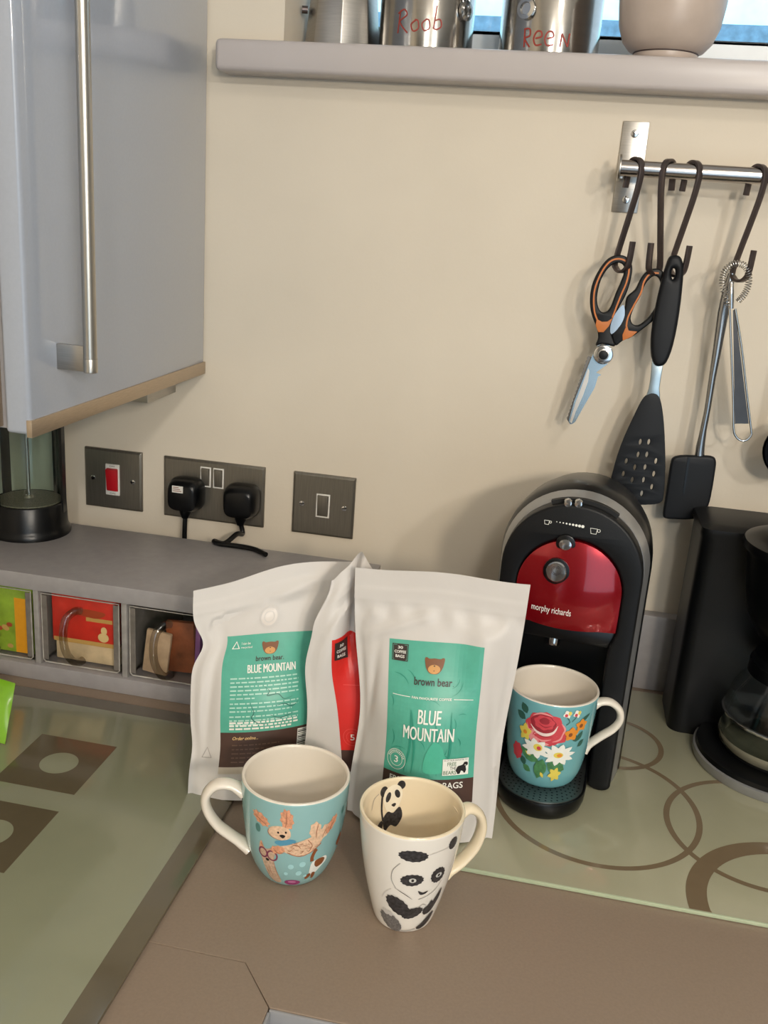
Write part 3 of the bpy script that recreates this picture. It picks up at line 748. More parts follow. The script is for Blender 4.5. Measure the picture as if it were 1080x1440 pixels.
lb_.grid(lambda u, v: (lambda q: (lc.x+(q[0]-lc.x)*.93, yl-.012+(q[1]-yl+.012)*.92, lc.z-.028+(q[2]-lc.z+.028)*.93))(bowl(u, 1-v)), 32, 10)
lb_.build('bowl', M_rubber, ld, 50, org=o_)

# ------------------------------------------------------------------ coffee bags
def sstep(a, b, x):
    x = min(max((x-a)/(b-a), 0), 1); return x*x*(3-2*x)
def wob(u, v, seed, n=5, fr=6.):
    r = random.Random(seed); s = 0
    for k in range(n):
        a = r.uniform(0, 2*PI); f = r.uniform(.5, 1)*fr*(1+k*.5); ph = r.uniform(0, 6.28)
        s += sin(f*(u*cos(a)+v*sin(a)*1.5)+ph)/(1+k*.6)
    return s
class Bag:
    def __init__(s, name, label, bl, br, tr, tl, T, wr, seed, eL=None, eR=None, eT=None, extra=None, Tb=None, group='white coffee bags'):
        s.bl, s.br, s.tr, s.tl = map(Vector, (bl, br, tr, tl)); s.T = T; s.wr = wr; s.seed = seed
        s.eL, s.eR, s.eT, s.extra = eL, eR, eT, extra
        s.Tb = Tb or T*.8
        s.n = (s.br-s.bl).cross(s.tl-s.bl).normalized()
        s.ax = (s.br-s.bl).normalized()
        s.o = tuple((s.bl+s.br)/2)
        s.root = thing(name, label, 'coffee bag', s.o, group)
        mb = MB(); NU, NV = 56, 72
        F = [[s.P(i/NU, j/NV, 1) for i in range(NU+1)] for j in range(NV+1)]
        B = [[s.P(i/NU, j/NV, -1) for i in range(NU+1)] for j in range(NV+1)]
        mb.grid(lambda u, v: F[round(v*NV)][round(u*NU)], NU, NV)
        mb.grid(lambda u, v: B[round(v*NV)][NU-round(u*NU)], NU, NV)
        s.pouch = mb.build('pouch', M_bag, s.root, 70, org=s.o)
        g = MB()
        def gus(u, v):
            a, b = Vector(F[0][round(u*NU)]), Vector(B[0][round(u*NU)])
            p = a.lerp(b, v); p.z += .012*sin(PI*v)*sin(PI*min(max(u, 0), 1)); return p
        g.grid(gus, NU, 6); g.build('bottom_gusset', M_bag, s.root, 70, org=s.o)
    def P(s, u, v, side, lift=0.):
        eps = 1e-3
        p = (s.bl*(1-u)+s.br*u)*(1-v)+(s.tl*(1-u)+s.tr*u)*v
        if s.eL: p = p + s.ax*(s.eL(v)*(1-u)**3)
        if s.eR: p = p + s.ax*(s.eR(v)*u**3)
        if s.eT: p = p + Vector((0, 0, 1))*(s.eT(u)*sstep(.6, 1, v))
        uu = min(max((u-.035)/.93, 0), 1)
        fu = sin(PI*uu)**.75
        fv = (1-sstep(.42, .90, v))*(.86+.14*sstep(0, .15, v))+.06*(1-sstep(.8, .9, v))
        d = (s.T if side > 0 else s.Tb)*fu*fv
        edge = sstep(0, .12, uu)*sstep(0, .12, 1-uu)
        d2 = s.wr*wob(u, v, s.seed + (0 if side > 0 else 50))*(.25+.75*edge)*(1-.6*sstep(.85, .95, v))
        # bend of the whole sheet near the top, the zip ridge and the sealed margins
        sheet = s.wr*1.2*wob(u, v, s.seed+9, 3, 4.)*sstep(.5, 1, v)
        zipb = .0012*math.exp(-((v-.885)/.008)**2)+.0010*math.exp(-((v-.915)/.008)**2)
        pz = s.n*(sheet + (d*side) + (d2*side if d > .001 else 0) + side*(.0004+zipb*(1 if side > 0 else .3)) + side*lift)
        if s.extra: pz = pz + s.n*s.extra(u, v)
        return p+pz
    def surf4(s, bl, br, tr, tl, W, H):
        def f(a, b, l):
            x, y = a/W, b/H
            u = (bl[0]*(1-x)+br[0]*x)*(1-y)+(tl[0]*(1-x)+tr[0]*x)*y
            v = (bl[1]*(1-x)+br[1]*x)*(1-y)+(tl[1]*(1-x)+tr[1]*x)*y
            return s.P(u, v, 1, l+.0003)
        return f
    def surf(s, u0, v0, u1, v1, W, H, skew=0., bow=0.):
        """label coordinates in metres from its lower left corner"""
        def f(a, b, l):
            x, y = a/W, b/H
            return s.P(u0+(u1-u0)*x+skew*(y-.5), v0+(v1-v0)*y+bow*(x-.5), 1, l+.0003)
        return f
TEAL = mat('teal label', (84, 170, 148), .4, noise=.05, nscale=120)
TEALD = col('dark teal sketch', (50, 146, 124))
BROWN = mat('brown label', (74, 52, 44), .42, noise=.05, nscale=60)
REDL = mat('red label', (214, 44, 38), .4, noise=.04, nscale=60)
REDD = col('light red print', (228, 92, 84))
WHT = col('white', (236, 236, 228)); BLK = col('ink black', (34, 30, 30)); BEAR = col('bear brown', (124, 76, 42)); MUZ = col('bear tan', (206, 150, 84)); INKB = col('ink brown', (56, 44, 42))
def bear_logo(p, cx, cy, k):
    p.blob([(cx-.011*k, cy+.006*k), (cx-.009*k, cy+.0078*k), (cx-.006*k, cy+.0065*k), (cx, cy+.007*k), (cx+.006*k, cy+.0065*k), (cx+.009*k, cy+.0078*k), (cx+.011*k, cy+.006*k), (cx+.009*k, cy-.003*k), (cx+.005*k, cy-.008*k), (cx, cy-.0088*k), (cx-.005*k, cy-.008*k), (cx-.009*k, cy-.003*k)], BEAR)
    p.ell(cx, cy-.004*k, .0068*k, .0046*k, MUZ)
    p.ell(cx, cy-.0006*k, .001*k, .0006*k, BLK); p.ell(cx, cy-.0055*k, .0007*k, .0004*k, BLK)
# front bag
def ex3(u, v):
    e = .0045*math.exp(-((u-.80)/.09)**2)*(1-sstep(.79, .845, v))*sstep(.45, .74, v)
    e -= .0030*math.exp(-((u-.10-.25*(v-.5))/.03)**2)*math.exp(-((v-.55)/.15)**2)
    e += .0022*math.exp(-(((v-.80)-.25*(u-.3))/.018)**2)*math.exp(-((u-.3)/.2)**2)
    e -= .0024*math.exp(-((u-.93+.2*(v-.4))/.025)**2)*math.exp(-((v-.35)/.2)**2)
    e += .0008*sin(40*u+3*sin(9*v))*math.exp(-((v-.84)/.03)**2)
    return e*1.5
b3 = Bag('coffee_bag', 'white coffee bag with teal front label and number 3, standing at the front', (.1135, -.398, .0052), (.259, -.402, .0052), (.2655, -.374, .2605), (.1010, -.374, .2525), .032, .0015, 3,
   eL=lambda v: .010*math.exp(-((v-.45)/.25)**2), eR=lambda v: -.004*math.exp(-((v-.4)/.25)**2), eT=lambda u: .0022*sin(PI*u)-.001*sin(9*u), Tb=.012, extra=ex3)
W, H = .090, .150
sf = b3.surf4((.257, .166), (.85, .167), (.80, .762), (.228, .747), W, H)
lb = Print(sf, 0.0, 0).rect(0, .024, W, H, TEAL, 24, 30).build('teal_label', b3.root, b3.o)
lb2 = Print(sf, 0.0, 0).rect(0, 0, W, .024, BROWN, 24, 6).build('brown_label', b3.root, b3.o)
p = Print(sf)
rr = random.Random(5)
for k in range(16):
    x = .006+rr.random()*.078; y = .032+rr.random()*.085; a = rr.uniform(.3, 2.8); L_ = rr.uniform(.006, .018)
    p.stroke(smooth([(min(max(x+L_*f*cos(a+f*.6), .002), W-.002), min(max(y+L_*f*sin(a+f*.6), .026), H-.004)) for f in (0, .35, .7, 1)], 4, False), .0009, TEALD, taper=True)
for x0, x1 in ((.022, .026), (.030, .027), (.055, .050), (.062, .066)):
    p.stroke(smooth([(x0, .028), ((x0+x1)/2+.003, .055), (x1, .09)], 6, False), .0022, TEALD, taper=True)
p.blob([(.044, .05), (.052, .062), (.060, .055), (.064, .035), (.054, .03), (.042, .032)], col('pale teal sketch', (80, 182, 154)))
p.build('jungle_sketch', lb, b3.o)
p = Print(sf, .0010)
p.rect(.0035, .1315, .0195, .1465, INKB).stroke([(.0045, .1325), (.0185, .1325), (.0185, .1455), (.0045, .1455)], .0005, TEAL, True)
p.text('30', .0090, .1420, .0140, .1445, WHT, .02).text('COFFEE', .0057, .1382, .0173, .1407, WHT, .02).text('BAGS', .0070, .1342, .0160, .1368, WHT, .02)
bear_logo(p, .0455, .1305, .85)
p.text('brown bear', .0275, .1125, .0635, .1195, INKB, .012).text('.', .0645, .1125, .0652, .1132, INKB)
p.text('FAN FAVOURITE COFFEE', .0262, .1004, .0645, .1026, WHT, .015)
p.rect(.006, .1012, .0245, .1018, WHT).rect(.0665, .1012, .0845, .1018, WHT)
p.text('BLUE', .0340, .0785, .0562, .0915, WHT)
for dx in (0, .0005):
    p.text('BLUE', .0340+dx, .0785, .0562+dx, .0915, WHT).text('MOUNTAIN', .0195+dx, .0625, .0695+dx, .0755, WHT)
p.ring(.0135, .0385, .0100, .0005, WHT).ring(.0135, .0385, .0066, .0004, WHT).text('3', .0113, .0352, .0157, .0418, WHT, .01)
for k in range(13):
    a = 2.85-k*.21
    p.stroke([(.0135+.0074*cos(a), .0385+.0074*sin(a)), (.0135+.0092*cos(a), .0385+.0092*sin(a))], .0008, WHT)
p.rect(.061, .0290, .085, .0455, WHT)
GRN = col('forest green', (60, 110, 70))
p.text('5% OF SALES DONATED TO', .0622, .0434, .0838, .0448, BLK).text('FREE', .0655, .0385, .0738, .0421, GRN, .005).text('THE', .0680, .0345, .0738, .0378, BLK, .005).text('BEARS', .0620, .0300, .0738, .0337, GRN, .005)
p.blob([(.0735, .0335), (.0750, .0375), (.0780, .0385), (.0800, .0395), (.0812, .0415), (.0840, .0412), (.0842, .0385), (.0825, .0372), (.0830, .0335), (.0815, .0305), (.080, .0325), (.0780, .0330), (.0772, .0303), (.0750, .0303), (.0745, .0318)], BLK)
p.rect(.0815, .0381, .0828, .0388, WHT)
p.build('label_print', lb, b3.o)
p = Print(sf, .0010)
p.text('FRESH COFFEE BAGS', .0080, .0155, .0805, .0215, WHT, .012)
p.build('lettering', lb2, b3.o)
# left bag (its back is turned to us)
def ex1(u, v):
    e = -.0045*math.exp(-((u-.13-.12*(v-.5))/.035)**2)*math.exp(-((v-.50)/.22)**2)
    e += .0035*math.exp(-((u-.05)/.03)**2)*math.exp(-((v-.45)/.2)**2)
    e += .003*math.exp(-((v-.86-.2*(u-.5))/.03)**2)*math.exp(-((u-.6)/.25)**2)
    return e
b1 = Bag('coffee_bag', 'white coffee bag showing its back label with small print, leftmost of the three', (-.046, -.418, .0002), (.074, -.362, .0002), (.083, -.292, .2290), (-.0645, -.362, .2000), .026, .0021, 21, extra=ex1,
   eL=lambda v: .011*math.exp(-((v-.74)/.08)**2)+.003*math.exp(-((v-.25)/.1)**2), eT=lambda u: .005*sin(PI*u)+.006*sstep(.2, .6, u)*(1-u)-.002*sin(7*u), Tb=.012)
W, H = .09, .150
sf = b1.surf4((.203, .112), (.90, .128), (.80, .712), (.188, .755), W, H)
lb = Print(sf, 0, 0).rect(0, .0485, W, H, TEAL, 24, 24).build('teal_label', b1.root, b1.o)
lb2 = Print(sf, 0, 0).rect(0, .0105, W, .0485, BROWN, 24, 12).build('brown_label', b1.root, b1.o)
Print(sf, 0, 0).rect(0, .003, W, .0105, mat('pale label foot', (196, 184, 166), .5, noise=.05), 24, 3).build('pale_label_strip', b1.root, b1.o)
Print(sf, 0, 0).rect(0.025, 0, W, .003, BROWN, 24, 3).build('brown_label', b1.root, b1.o)
p = Print(sf, .0009)
p.stroke([(.0065, .1370), (.0100, .1440), (.0135, .1370)], .0014, WHT, True)
for k, (x0, x1) in enumerate(((.0155, .0245), (.0155, .0265))):
    p.text(('I can be', 'recycled')[k], x0, .1405-k*.0042, x1, .1430-k*.0042, WHT, .01)
bear_logo(p, .0445, .1365, .75)
p.text('brown bear.', .031, .1235, .058, .1285, INKB, .012)
p.text('BLUE MOUNTAIN', .0235, .1115, .0690, .1200, WHT).text('BLUE MOUNTAIN', .0239, .1115, .0694, .1200, WHT)
rr = random.Random(2)
def lines(p, y, n, x0, x1, gap, th, mt, last=.5):
    for k in range(n):
        x = x0; xe = x1 if k < n-1 else x0+(x1-x0)*last
        while x < xe:
            L_ = rr.uniform(.002, .0065); p.rect(x, y-k*gap, min(x+L_, xe), y-k*gap+th, mt, 2, 1); x += L_+.0012
p.step = 0
PT = col('pale teal print', (176, 218, 204))
lines(p, .1055, 6, .008, .072, .0042, .0015, PT, .35)
lines(p, .0790, 3, .008, .072, .0042, .0015, PT, .9)
lines(p, .0650, 3, .008, .072, .0042, .0015, PT, .45)
lines(p, .0570+.0012, 3, .008, .072, .0033, .0019, WHT, .9)
p.step = .00004
for pts in ([(.038, .098), (.044, .092), (.042, .087), (.052, .088), (.058, .082), (.066, .084)], [(.026, .080), (.030, .070), (.028, .064), (.034, .058), (.045, .056)], [(.05, .075), (.058, .077), (.066, .073), (.072, .078)], [(.045, .066), (.055, .062), (.068, .066)]):
    p.stroke(smooth(pts, 4, False), .0010, col('dark teal line', (40, 110, 96)), taper=True)
p.build('label_print', lb, b1.o)
p = Print(sf, .0009)
p.text('Order online...', .0105, .0405, .0345, .0440, col('gold lettering', (226, 190, 130)), .01, .001)
p.step = 0
BP_ = col('brown print', (104, 80, 66))
lines(p, .0340, 4, .0105, .055, .0046, .0014, BP_, .5); lines(p, .0155, 1, .0105, .05, .003, .0014, BP_, 1)
p.build('label_print', lb2, b1.o)
p = Print(sf, .0009)
p.rect(.0725, .022, .0855, .046, WHT)
p.step = .00004
for k in range(11): p.rect(.0730, .0228+k*.0021, .085, .0228+k*.0021+(.0007 if k % 3 else .0013), BLK, 3, 1)
p.build('barcode', lb2, b1.o)
p = Print(b1.surf(0, 0, 1, 1, .155, .235), .0006)
p.stroke([(.0120, .047), (.0170, .058), (.0220, .047)], .0012, col('grey mark', (160, 154, 150)), True)
p.build('recycling_mark', b1.root, b1.o)
vp = b1.P(.56, .885, 1); 
p = Print(b1.surf(0, 0, 1, 1, .155, .235), .0012, .0003)
p.ell(.0745, .188, .0095, .0095, mat('valve plastic', (214, 206, 198), .3, noise=.02), n=32).ring(.0745, .188, .0088, .0012, M_bag).ring(.0745, .188, .005, .0010, M_bag)
p.build('valve', b1.root, b1.o)
# middle bag, red label
def ex2(u, v):
    return .010*math.exp(-((u-.10)/.10)**2)*math.exp(-((v-.70)/.22)**2) - .016*math.exp(-((u-.26-.1*(v-.7))/.05)**2)*sstep(.55, .8, v) + .010*math.exp(-((u-.02)/.07)**2)*math.exp(-((v-.35)/.2)**2)
b2 = Bag('coffee_bag', 'crumpled white coffee bag with red label and number 5, squeezed between the other two', (.061, -.386, .0002), (.196, -.322, .0002), (.205, -.302, .205), (.062, -.366, .243), .018, .0022, 40,
   eL=lambda v: .015*sstep(.78, 1, v)-.005*math.exp(-((v-.6)/.12)**2), eT=lambda u: .024*math.exp(-((u-.24)/.10)**2)-.012*math.exp(-((u-.0)/.06)**2), extra=ex2, Tb=.012)
W, H = .09, .150
sf = b2.surf4((.265, .143), (.80, .15), (.665, .745), (.115, .732), W, H)
lb = Print(sf, 0, 0).rect(0, .026, W, H, REDL, 24, 30).build('red_label', b2.root, b2.o)
lb2 = Print(sf, 0, 0).rect(0, 0, W, .026, BROWN, 24, 6).build('brown_label', b2.root, b2.o)
p = Print(sf, .0009)
p.rect(.003, .1285, .019, .1465, INKB).text('30', .0085, .1408, .0135, .1435, WHT, .02).text('COFFEE', .0052, .1358, .0168, .1388, WHT, .02).text('BAGS', .0062, .1308, .0158, .1338, WHT, .02)
p.build('coffee_bags_badge', lb, b2.o)
p = Print(sf, .0009)
p.rect(.010, .1012, .045, .1019, REDD)
p.text('M', .028, .074, .036, .090, REDD).text('I', .028, .054, .030, .070, REDD, .01)
p.build('label_print', lb, b2.o)
p = Print(sf, .0009)
p.ring(.0135, .0420, .0100, .0005, REDD).ring(.0135, .0420, .0066, .0004, REDD).text('5', .0110, .0385, .0158, .0455, WHT, .01)
p.build('strength_badge', lb, b2.o)

# ------------------------------------------------------------------ mugs
def interp(prof, z):
    for (r0, z0), (r1, z1) in zip(prof, prof[1:]):
        if z0 <= z <= z1: return r0+(r1-r0)*(z-z0)/(z1-z0+1e-9)
    return prof[-1][0] if z > prof[-1][1] else prof[0][0]
class Mug:
    def __init__(s, label, loc, prof, wall, outer, inner, hpts, hdir, hw=.0075, ht=.0042):
        s.o = loc; s.root = thing('mug', label, 'mug', loc, 'decorated mugs')
        pr = [(a, b) for a, b in smooth([(r, z) for r, z in prof], 5, False)]
        pr[0] = prof[0]; s.pr = pr; s.wall = wall; s.h = pr[-1][1]
        full = [(0, .0012), (pr[0][0]-.004, .0012), (pr[0][0]-.003, 0)] + pr
        R = pr[-1][0]; hgt = s.h
        inn = [(R-wall*.25, hgt+.0010), (R-wall*.75, hgt+.0010), (R-wall, hgt)] + [(max(r-wall, .001), max(z, .006)) for r, z in pr[::-1][1:] if z > .008] + [(pr[0][0]-wall, .006), (0, .006)]
        no = len(full)
        s.body = MB().lathe((0, 0, 0), full+inn, 72, mf=lambda i: 0 if 2 <= i < no-1 else 1).build('body', [outer, inner], s.root, 50)
        # handle
        hd = Vector((cos(hdir), sin(hdir), 0)); side = Vector((-sin(hdir), cos(hdir), 0))
        path = smooth([hd*a+Vector((0, 0, b)) for a, b in hpts], 8, False)
        n = len(path); scl = [1+.35*(max(0, 1-k/6)+max(0, 1-(n-1-k)/6)) for k in range(n)]
        MB().sweep(path, circle(hw, 16, ry=ht), up=tuple(side), scl=scl).build('handle', inner, s.root, 60)
        s.f0 = math.atan2(CAM.x-loc[0], -(CAM.y-loc[1]))
        s.Rm = R
    def outer(s, tt, l): return interp(s.pr, tt)+l
    def surf(s):
        def f(a, b, l):
            r = s.outer(b, l); ph = s.f0+a/s.Rm
            return (r*sin(ph), -r*cos(ph), b)
        return f
    def insurf(s):
        def f(a, b, l):
            r = interp(s.pr, b)-s.wall-l; ph = s.f0+PI-a/s.Rm
            return (r*sin(ph), -r*cos(ph), b)
        return f
TURQ = mat('turquoise glaze', (142, 184, 184), .2, noise=.03, nscale=30, coat=.4)
TURQ2 = mat('blue turquoise glaze', (112, 172, 178), .2, noise=.03, nscale=30, coat=.4)
# mug with dogs
m1 = Mug('turquoise mug printed with playful dogs, handle on the left', (.0835, -.488, .0), [(.0245, 0), (.0290, .002), (.0350, .012), (.0405, .028), (.0438, .045), (.0462, .065), (.0474, .082), (.0478, .0965)], .0032, TURQ, M_ceramic,
   [(.046, .080), (.058, .087), (.070, .086), (.078, .076), (.077, .062), (.068, .046), (.055, .034), (.040, .022)], PI+.32)
PK = mat('dog apricot', (226, 190, 158), .4, noise=.16, nscale=420); PK2 = mat('dog peach', (214, 152, 118), .4, noise=.28, nscale=420); PKD = col('dog outline', (168, 110, 84)); BR = col('chestnut', (136, 78, 40)); MAG = col('magenta', (150, 52, 110)); BLU = col('bow blue', (86, 150, 178)); CAT = mat('fawn', (200, 170, 144), .4, noise=.22, nscale=420); TW = col('bubble', (168, 214, 216))
_sf = m1.surf()
p = Print(lambda a, b, l: _sf(a*1.12-.007, .0500+(b-.055)*1.12+.010, l))
def fluffy(cx, cy, rx, ry, rot, mt, n=9, amp=.25):
    pts = []
    for k in range(2*n):
        a = 2*PI*k/(2*n); q = 1+amp*(k % 2)-amp/2
        x, y = rx*q*cos(a), ry*q*sin(a); pts.append((cx+x*cos(rot)-y*sin(rot), cy+x*sin(rot)+y*cos(rot)))
    p.poly(pts, mt, 3, (cx, cy))
fluffy(-.021, .070, .0085, .0048, -.45, PK2); fluffy(.001, .075, .0050, .0090, .15, PK2)
p.blob([(-.012, .066), (-.004, .0685), (.003, .066), (.004, .059), (-.002, .0555), (-.010, .057), (-.014, .061)], PK)
p.blob([(-.008, .0535), (.004, .057), (.009, .055), (.004, .051), (-.006, .0505)], BLU)
p.blob([(.004, .052), (.012, .055), (.022, .058), (.030, .056), (.034, .060), (.028, .048), (.020, .042), (.010, .041), (.000, .044), (-.004, .049)], PK)
fluffy(.024, .063, .005, .0085, .15, PK, 7, .18); fluffy(.032, .060, .0045, .007, -.4, PK, 7, .18)
fluffy(.0385, .0640, .0035, .0085, -.6, PK2); fluffy(-.006, .0455, .0062, .0040, .2, PK2, 7, .15); fluffy(.006, .050, .006, .003, .3, PK, 7, .15)
for a, b in ((-.0055, .0625), (.0005, .0635)): p.ell(a, b, .0008, .001, BLK)
p.blob([(-.0045, .0600), (-.0020, .0612), (.0002, .0602), (-.0018, .0578)], BLK)
p.stroke(smooth([(.002, .044), (.012, .0405), (.022, .0435), (.030, .050)], 5, False), .0007, PKD)
p.stroke(smooth([(.018, .056), (.022, .050), (.020, .045)], 5, False), .0006, PKD)
for pts in ([(-.012, .066), (-.014, .061), (-.010, .057), (-.002, .0555)], [(-.027, .072), (-.021, .0695), (-.014, .066)], [(.000, .083), (.001, .075), (.000, .068)], [(.026, .071), (.0245, .062), (.025, .056)], [(.034, .066), (.032, .060), (.030, .055)], [(-.010, .047), (-.006, .043), (.000, .0435)], [(.004, .053), (.010, .0515), (.013, .048)], [(.036, .057), (.038, .063), (.042, .070)]):
    p.stroke(smooth(pts, 5, False), .0006, PKD, taper=True)
rr = random.Random(8)
for k in range(34):
    x = rr.uniform(.002, .028); y = rr.uniform(.043, .055); p.stroke([(x, y), (x+.0015, y+rr.uniform(-.001, .001)), (x+.003, y+rr.uniform(-.001, .0015))], .00035, PKD, taper=True)
p.build('flying_dog_motif', m1.body)
p = Print(m1.surf())
p.blob([(-.034, .045), (-.031, .054), (-.027, .047), (-.021, .049), (-.018, .053), (-.0165, .044), (-.018, .036), (-.016, .024), (-.012, .010), (-.018, .006), (-.024, .010), (-.029, .020), (-.032, .034)], CAT)
p.poly([(-.033, .046), (-.031, .0535), (-.028, .047)], PK2, 2).poly([(-.0215, .048), (-.0182, .0525), (-.0172, .046)], PK2, 2)
p.ring(-.0295, .0415, .0045, .0016, col('glasses plum', (126, 58, 84)), ry=.005).ring(-.0195, .0410, .0050, .0016, col('glasses plum', (126, 58, 84)), ry=.0052)
p.ell(-.025, .035, .002, .0015, BLK)
for pts in ([(-.029, .020), (-.026, .012), (-.020, .007)], [(-.018, .034), (-.0165, .024), (-.013, .012)], [(-.024, .030), (-.023, .022), (-.020, .014)], [(-.027, .026), (-.026, .020), (-.024, .015)]):
    p.stroke(smooth(pts, 5, False), .0006, PKD, taper=True)
p.build('spectacled_dog_motif', m1.body)
p = Print(m1.surf())
p.stroke(smooth([(.020, .035), (.0195, .040), (.0215, .046), (.0235, .048)], 5, False), .0036, BR)
p.blob([(.0205, .034), (.028, .036), (.036, .036), (.038, .030), (.032, .024), (.026, .018), (.020, .018), (.019, .026)], WHT)
p.blob([(.024, .035), (.031, .036), (.035, .033), (.033, .028), (.027, .026), (.0235, .030)], BR)
p.blob([(.015, .017), (.0205, .020), (.0215, .016), (.017, .0125)], BR); p.blob([(.0225, .020), (.027, .019), (.0265, .0125), (.0235, .012)], BR)
p.build('spotted_dog_motif', m1.body)
p = Print(m1.surf()); p.ell(.0015, .0085, .0098, .0045, MAG, -.05); p.ell(.001, .0098, .0050, .0018, col('pink shine', (196, 120, 164)), -.05); p.build('purple_bowl_motif', m1.body)
p = Print(m1.surf())
for a, b, r in ((-.001, .031, .003), (.0105, .0335, .0032), (.0075, .0225, .0032), (-.006, .022, .0022), (.015, .018, .002)): p.ell(a, b, r, r, TW)
p.build('bubble_motif', m1.body)
p = Print(m1.surf()); p.ell(-.034, .066, .003, .0045, col('leaf teal', (84, 130, 124))); p.ell(.052, .076, .0025, .004, col('leaf teal', (84, 130, 124))); p.blob([(.050, .042), (.056, .050), (.060, .044), (.056, .036)], BR); p.build('edge_motif', m1.body)
# panda mug
M_pmug = mat('ivory glazed ceramic', (232, 226, 216), .2, noise=.012, coat=.4)
m2 = Mug('tall white panda mug, nearest the camera', (.1924, -.519, .0), [(.0235, 0), (.0255, .002), (.0285, .012), (.0330, .030), (.0372, .050), (.0405, .070), (.0428, .090), (.0440, .105)], .0030, M_pmug, M_cream,
   [(.0415, .092), (.052, .096), (.062, .089), (.066, .075), (.062, .058), (.052, .045), (.043, .038), (.035, .034)], .52, .0072, .004)
CH = mat('charcoal sketch', (52, 50, 52), .35, noise=.7, nscale=420); GRY = col('sketch grey', (150, 146, 142)); LG = col('sketch light grey', (196, 190, 184)); INNERW = col('panda white', (236, 226, 204))
p = Print(m2.surf())
def hairy(cx, cy, rx, ry, rot, mt, n=14, amp=.10):
    pts = []
    for k in range(2*n):
        a = 2*PI*k/(2*n); q = 1+amp*(k % 2)-amp/2
        x, y = rx*q*cos(a), ry*q*sin(a); pts.append((cx+x*cos(rot)-y*sin(rot), cy+x*sin(rot)+y*cos(rot)))
    p.poly(pts, mt, 4, (cx, cy))
hairy(.0045, .0890, .0125, .0056, -.05, CH)
hairy(.0420, .0930, .0055, .0060, .5, CH)
hairy(.0055, .0640, .0105, .0062, .08, CH); hairy(.0305, .0655, .0075, .0082, .45, CH)
for cx, cy in ((.0060, .0640), (.0310, .0655)):
    p.ell(cx, cy, .0032, .0024, WHT).ring(cx, cy, .0024, .0005, GRY, ry=.0018).ell(cx, cy, .0014, .0014, BLK)
p.blob([(.0125, .0525), (.0170, .0500), (.0225, .0510), (.0200, .0482), (.0150, .0478)], CH)
p.stroke(smooth([(-.009, .054), (-.013, .062), (-.012, .072), (-.006, .081)], 6, False), .0006, GRY)
p.stroke(smooth([(.0175, .090), (.026, .0915), (.036, .092)], 6, False), .0005, LG)
p.stroke(smooth([(-.010, .054), (.000, .0485), (.008, .043)], 6, False), .0007, CH, taper=True); p.stroke(smooth([(.014, .0425), (.022, .0450), (.031, .0500), (.036, .058)], 6, False), .0006, GRY)
p.stroke(smooth([(-.013, .052), (-.019, .046), (-.024, .038)], 6, False), .0005, LG)
hairy(-.006, .0335, .0145, .0085, -.62, CH); hairy(.010, .0262, .0120, .0058, .32, CH)
p.blob([(.0225, .0295), (.0270, .0330), (.0300, .0380), (.0335, .0360), (.0400, .0480), (.0405, .0380), (.0340, .0250), (.0270, .0220), (.0230, .0240)], CH)
p.stroke(smooth([(.016, .033), (.020, .036), (.024, .034)], 4, False), .0006, GRY)
FT = mat('panda foot sketch', (108, 104, 102), .35, noise=.5, nscale=700)
hairy(-.0145, .0125, .0150, .0088, -.55, FT); hairy(-.0205, .0230, .0040, .0026, -.6, LG, 8); hairy(-.0150, .0225, .0036, .0024, -.6, LG, 8)
hairy(-.0065, .0085, .0060, .0055, -.3, FT)
p.blob([(.019, .0065), (.026, .0120), (.036, .0220), (.039, .0200), (.036, .0100), (.026, .0045)], CH)
p.stroke(smooth([(-.004, .0045), (.006, .0040), (.018, .0060)], 4, False), .0007, GRY)
p.build('panda_motif', m2.body)
p = Print(m2.insurf())
ix, iy = -.0215, .0
p.ell(-.0305, .0960, .0045, .0050, CH); p.ell(-.0125, .0995, .0040, .0042, CH)
p.blob([(-.0300, .0830), (-.0310, .0900), (-.0280, .0970), (-.0200, .1005), (-.0130, .0975), (-.0110, .0900), (-.0140, .0800), (-.0200, .0750), (-.0260, .0760)], INNERW)
p.ell(-.0255, .0895, .0026, .0048, CH, -.35); p.ell(-.0160, .0915, .0026, .0042, CH, .4)
p.blob([(-.0220, .0815), (-.0190, .0830), (-.0170, .0820), (-.0190, .0795)], CH)
p.blob([(-.0320, .0700), (-.0260, .0760), (-.0200, .0740), (-.0130, .0790), (-.0100, .0700), (-.0160, .0610), (-.0230, .0630), (-.0300, .0590)], CH)
p.stroke(smooth([(-.0320, .0690), (-.0335, .0800), (-.0325, .0930)], 5, False), .0022, CH)
p.stroke(smooth([(-.0370, .0960), (-.0440, .0930), (-.0480, .0850)], 5, False), .0006, GRY)
p.blob([(-.0450, .0600), (-.0380, .0680), (-.0330, .0690), (-.0330, .0640), (-.0400, .0570), (-.0470, .0520)], CH)
p.build('peeking_panda_motif', m2.body)
# floral mug on the drip tray
TZ = .0262
m3 = Mug('turquoise floral mug with roses on the drip tray of the red coffee machine', (.301, -.3035, TZ), [(.029, 0), (.0310, .0015), (.0345, .006), (.0385, .018), (.0412, .038), (.0432, .060), (.0448, .080), (.0458, .1015)], .0030, TURQ2, M_ceramic,
   [(.0435, .082), (.052, .086), (.062, .085), (.071, .077), (.073, .066), (.067, .055), (.056, .046), (.046, .037), (.040, .029)], .22, .0062, .0038)
RS = col('rose', (206, 70, 80)); RSD = col('rose dark', (156, 44, 56)); RSL = col('rose light', (232, 150, 150)); LF = mat('leaf green', (74, 130, 84), .4, noise=.25, nscale=220); LFD = col('leaf dark', (52, 96, 84)); YL = col('yellow petal', (226, 206, 90)); OR = col('orange petal', (226, 142, 50))
_sf3 = m3.surf()
p = Print(lambda a, b, l: _sf3(a*1.12-.001, .049+(b-.049)*1.13+.0085, l))
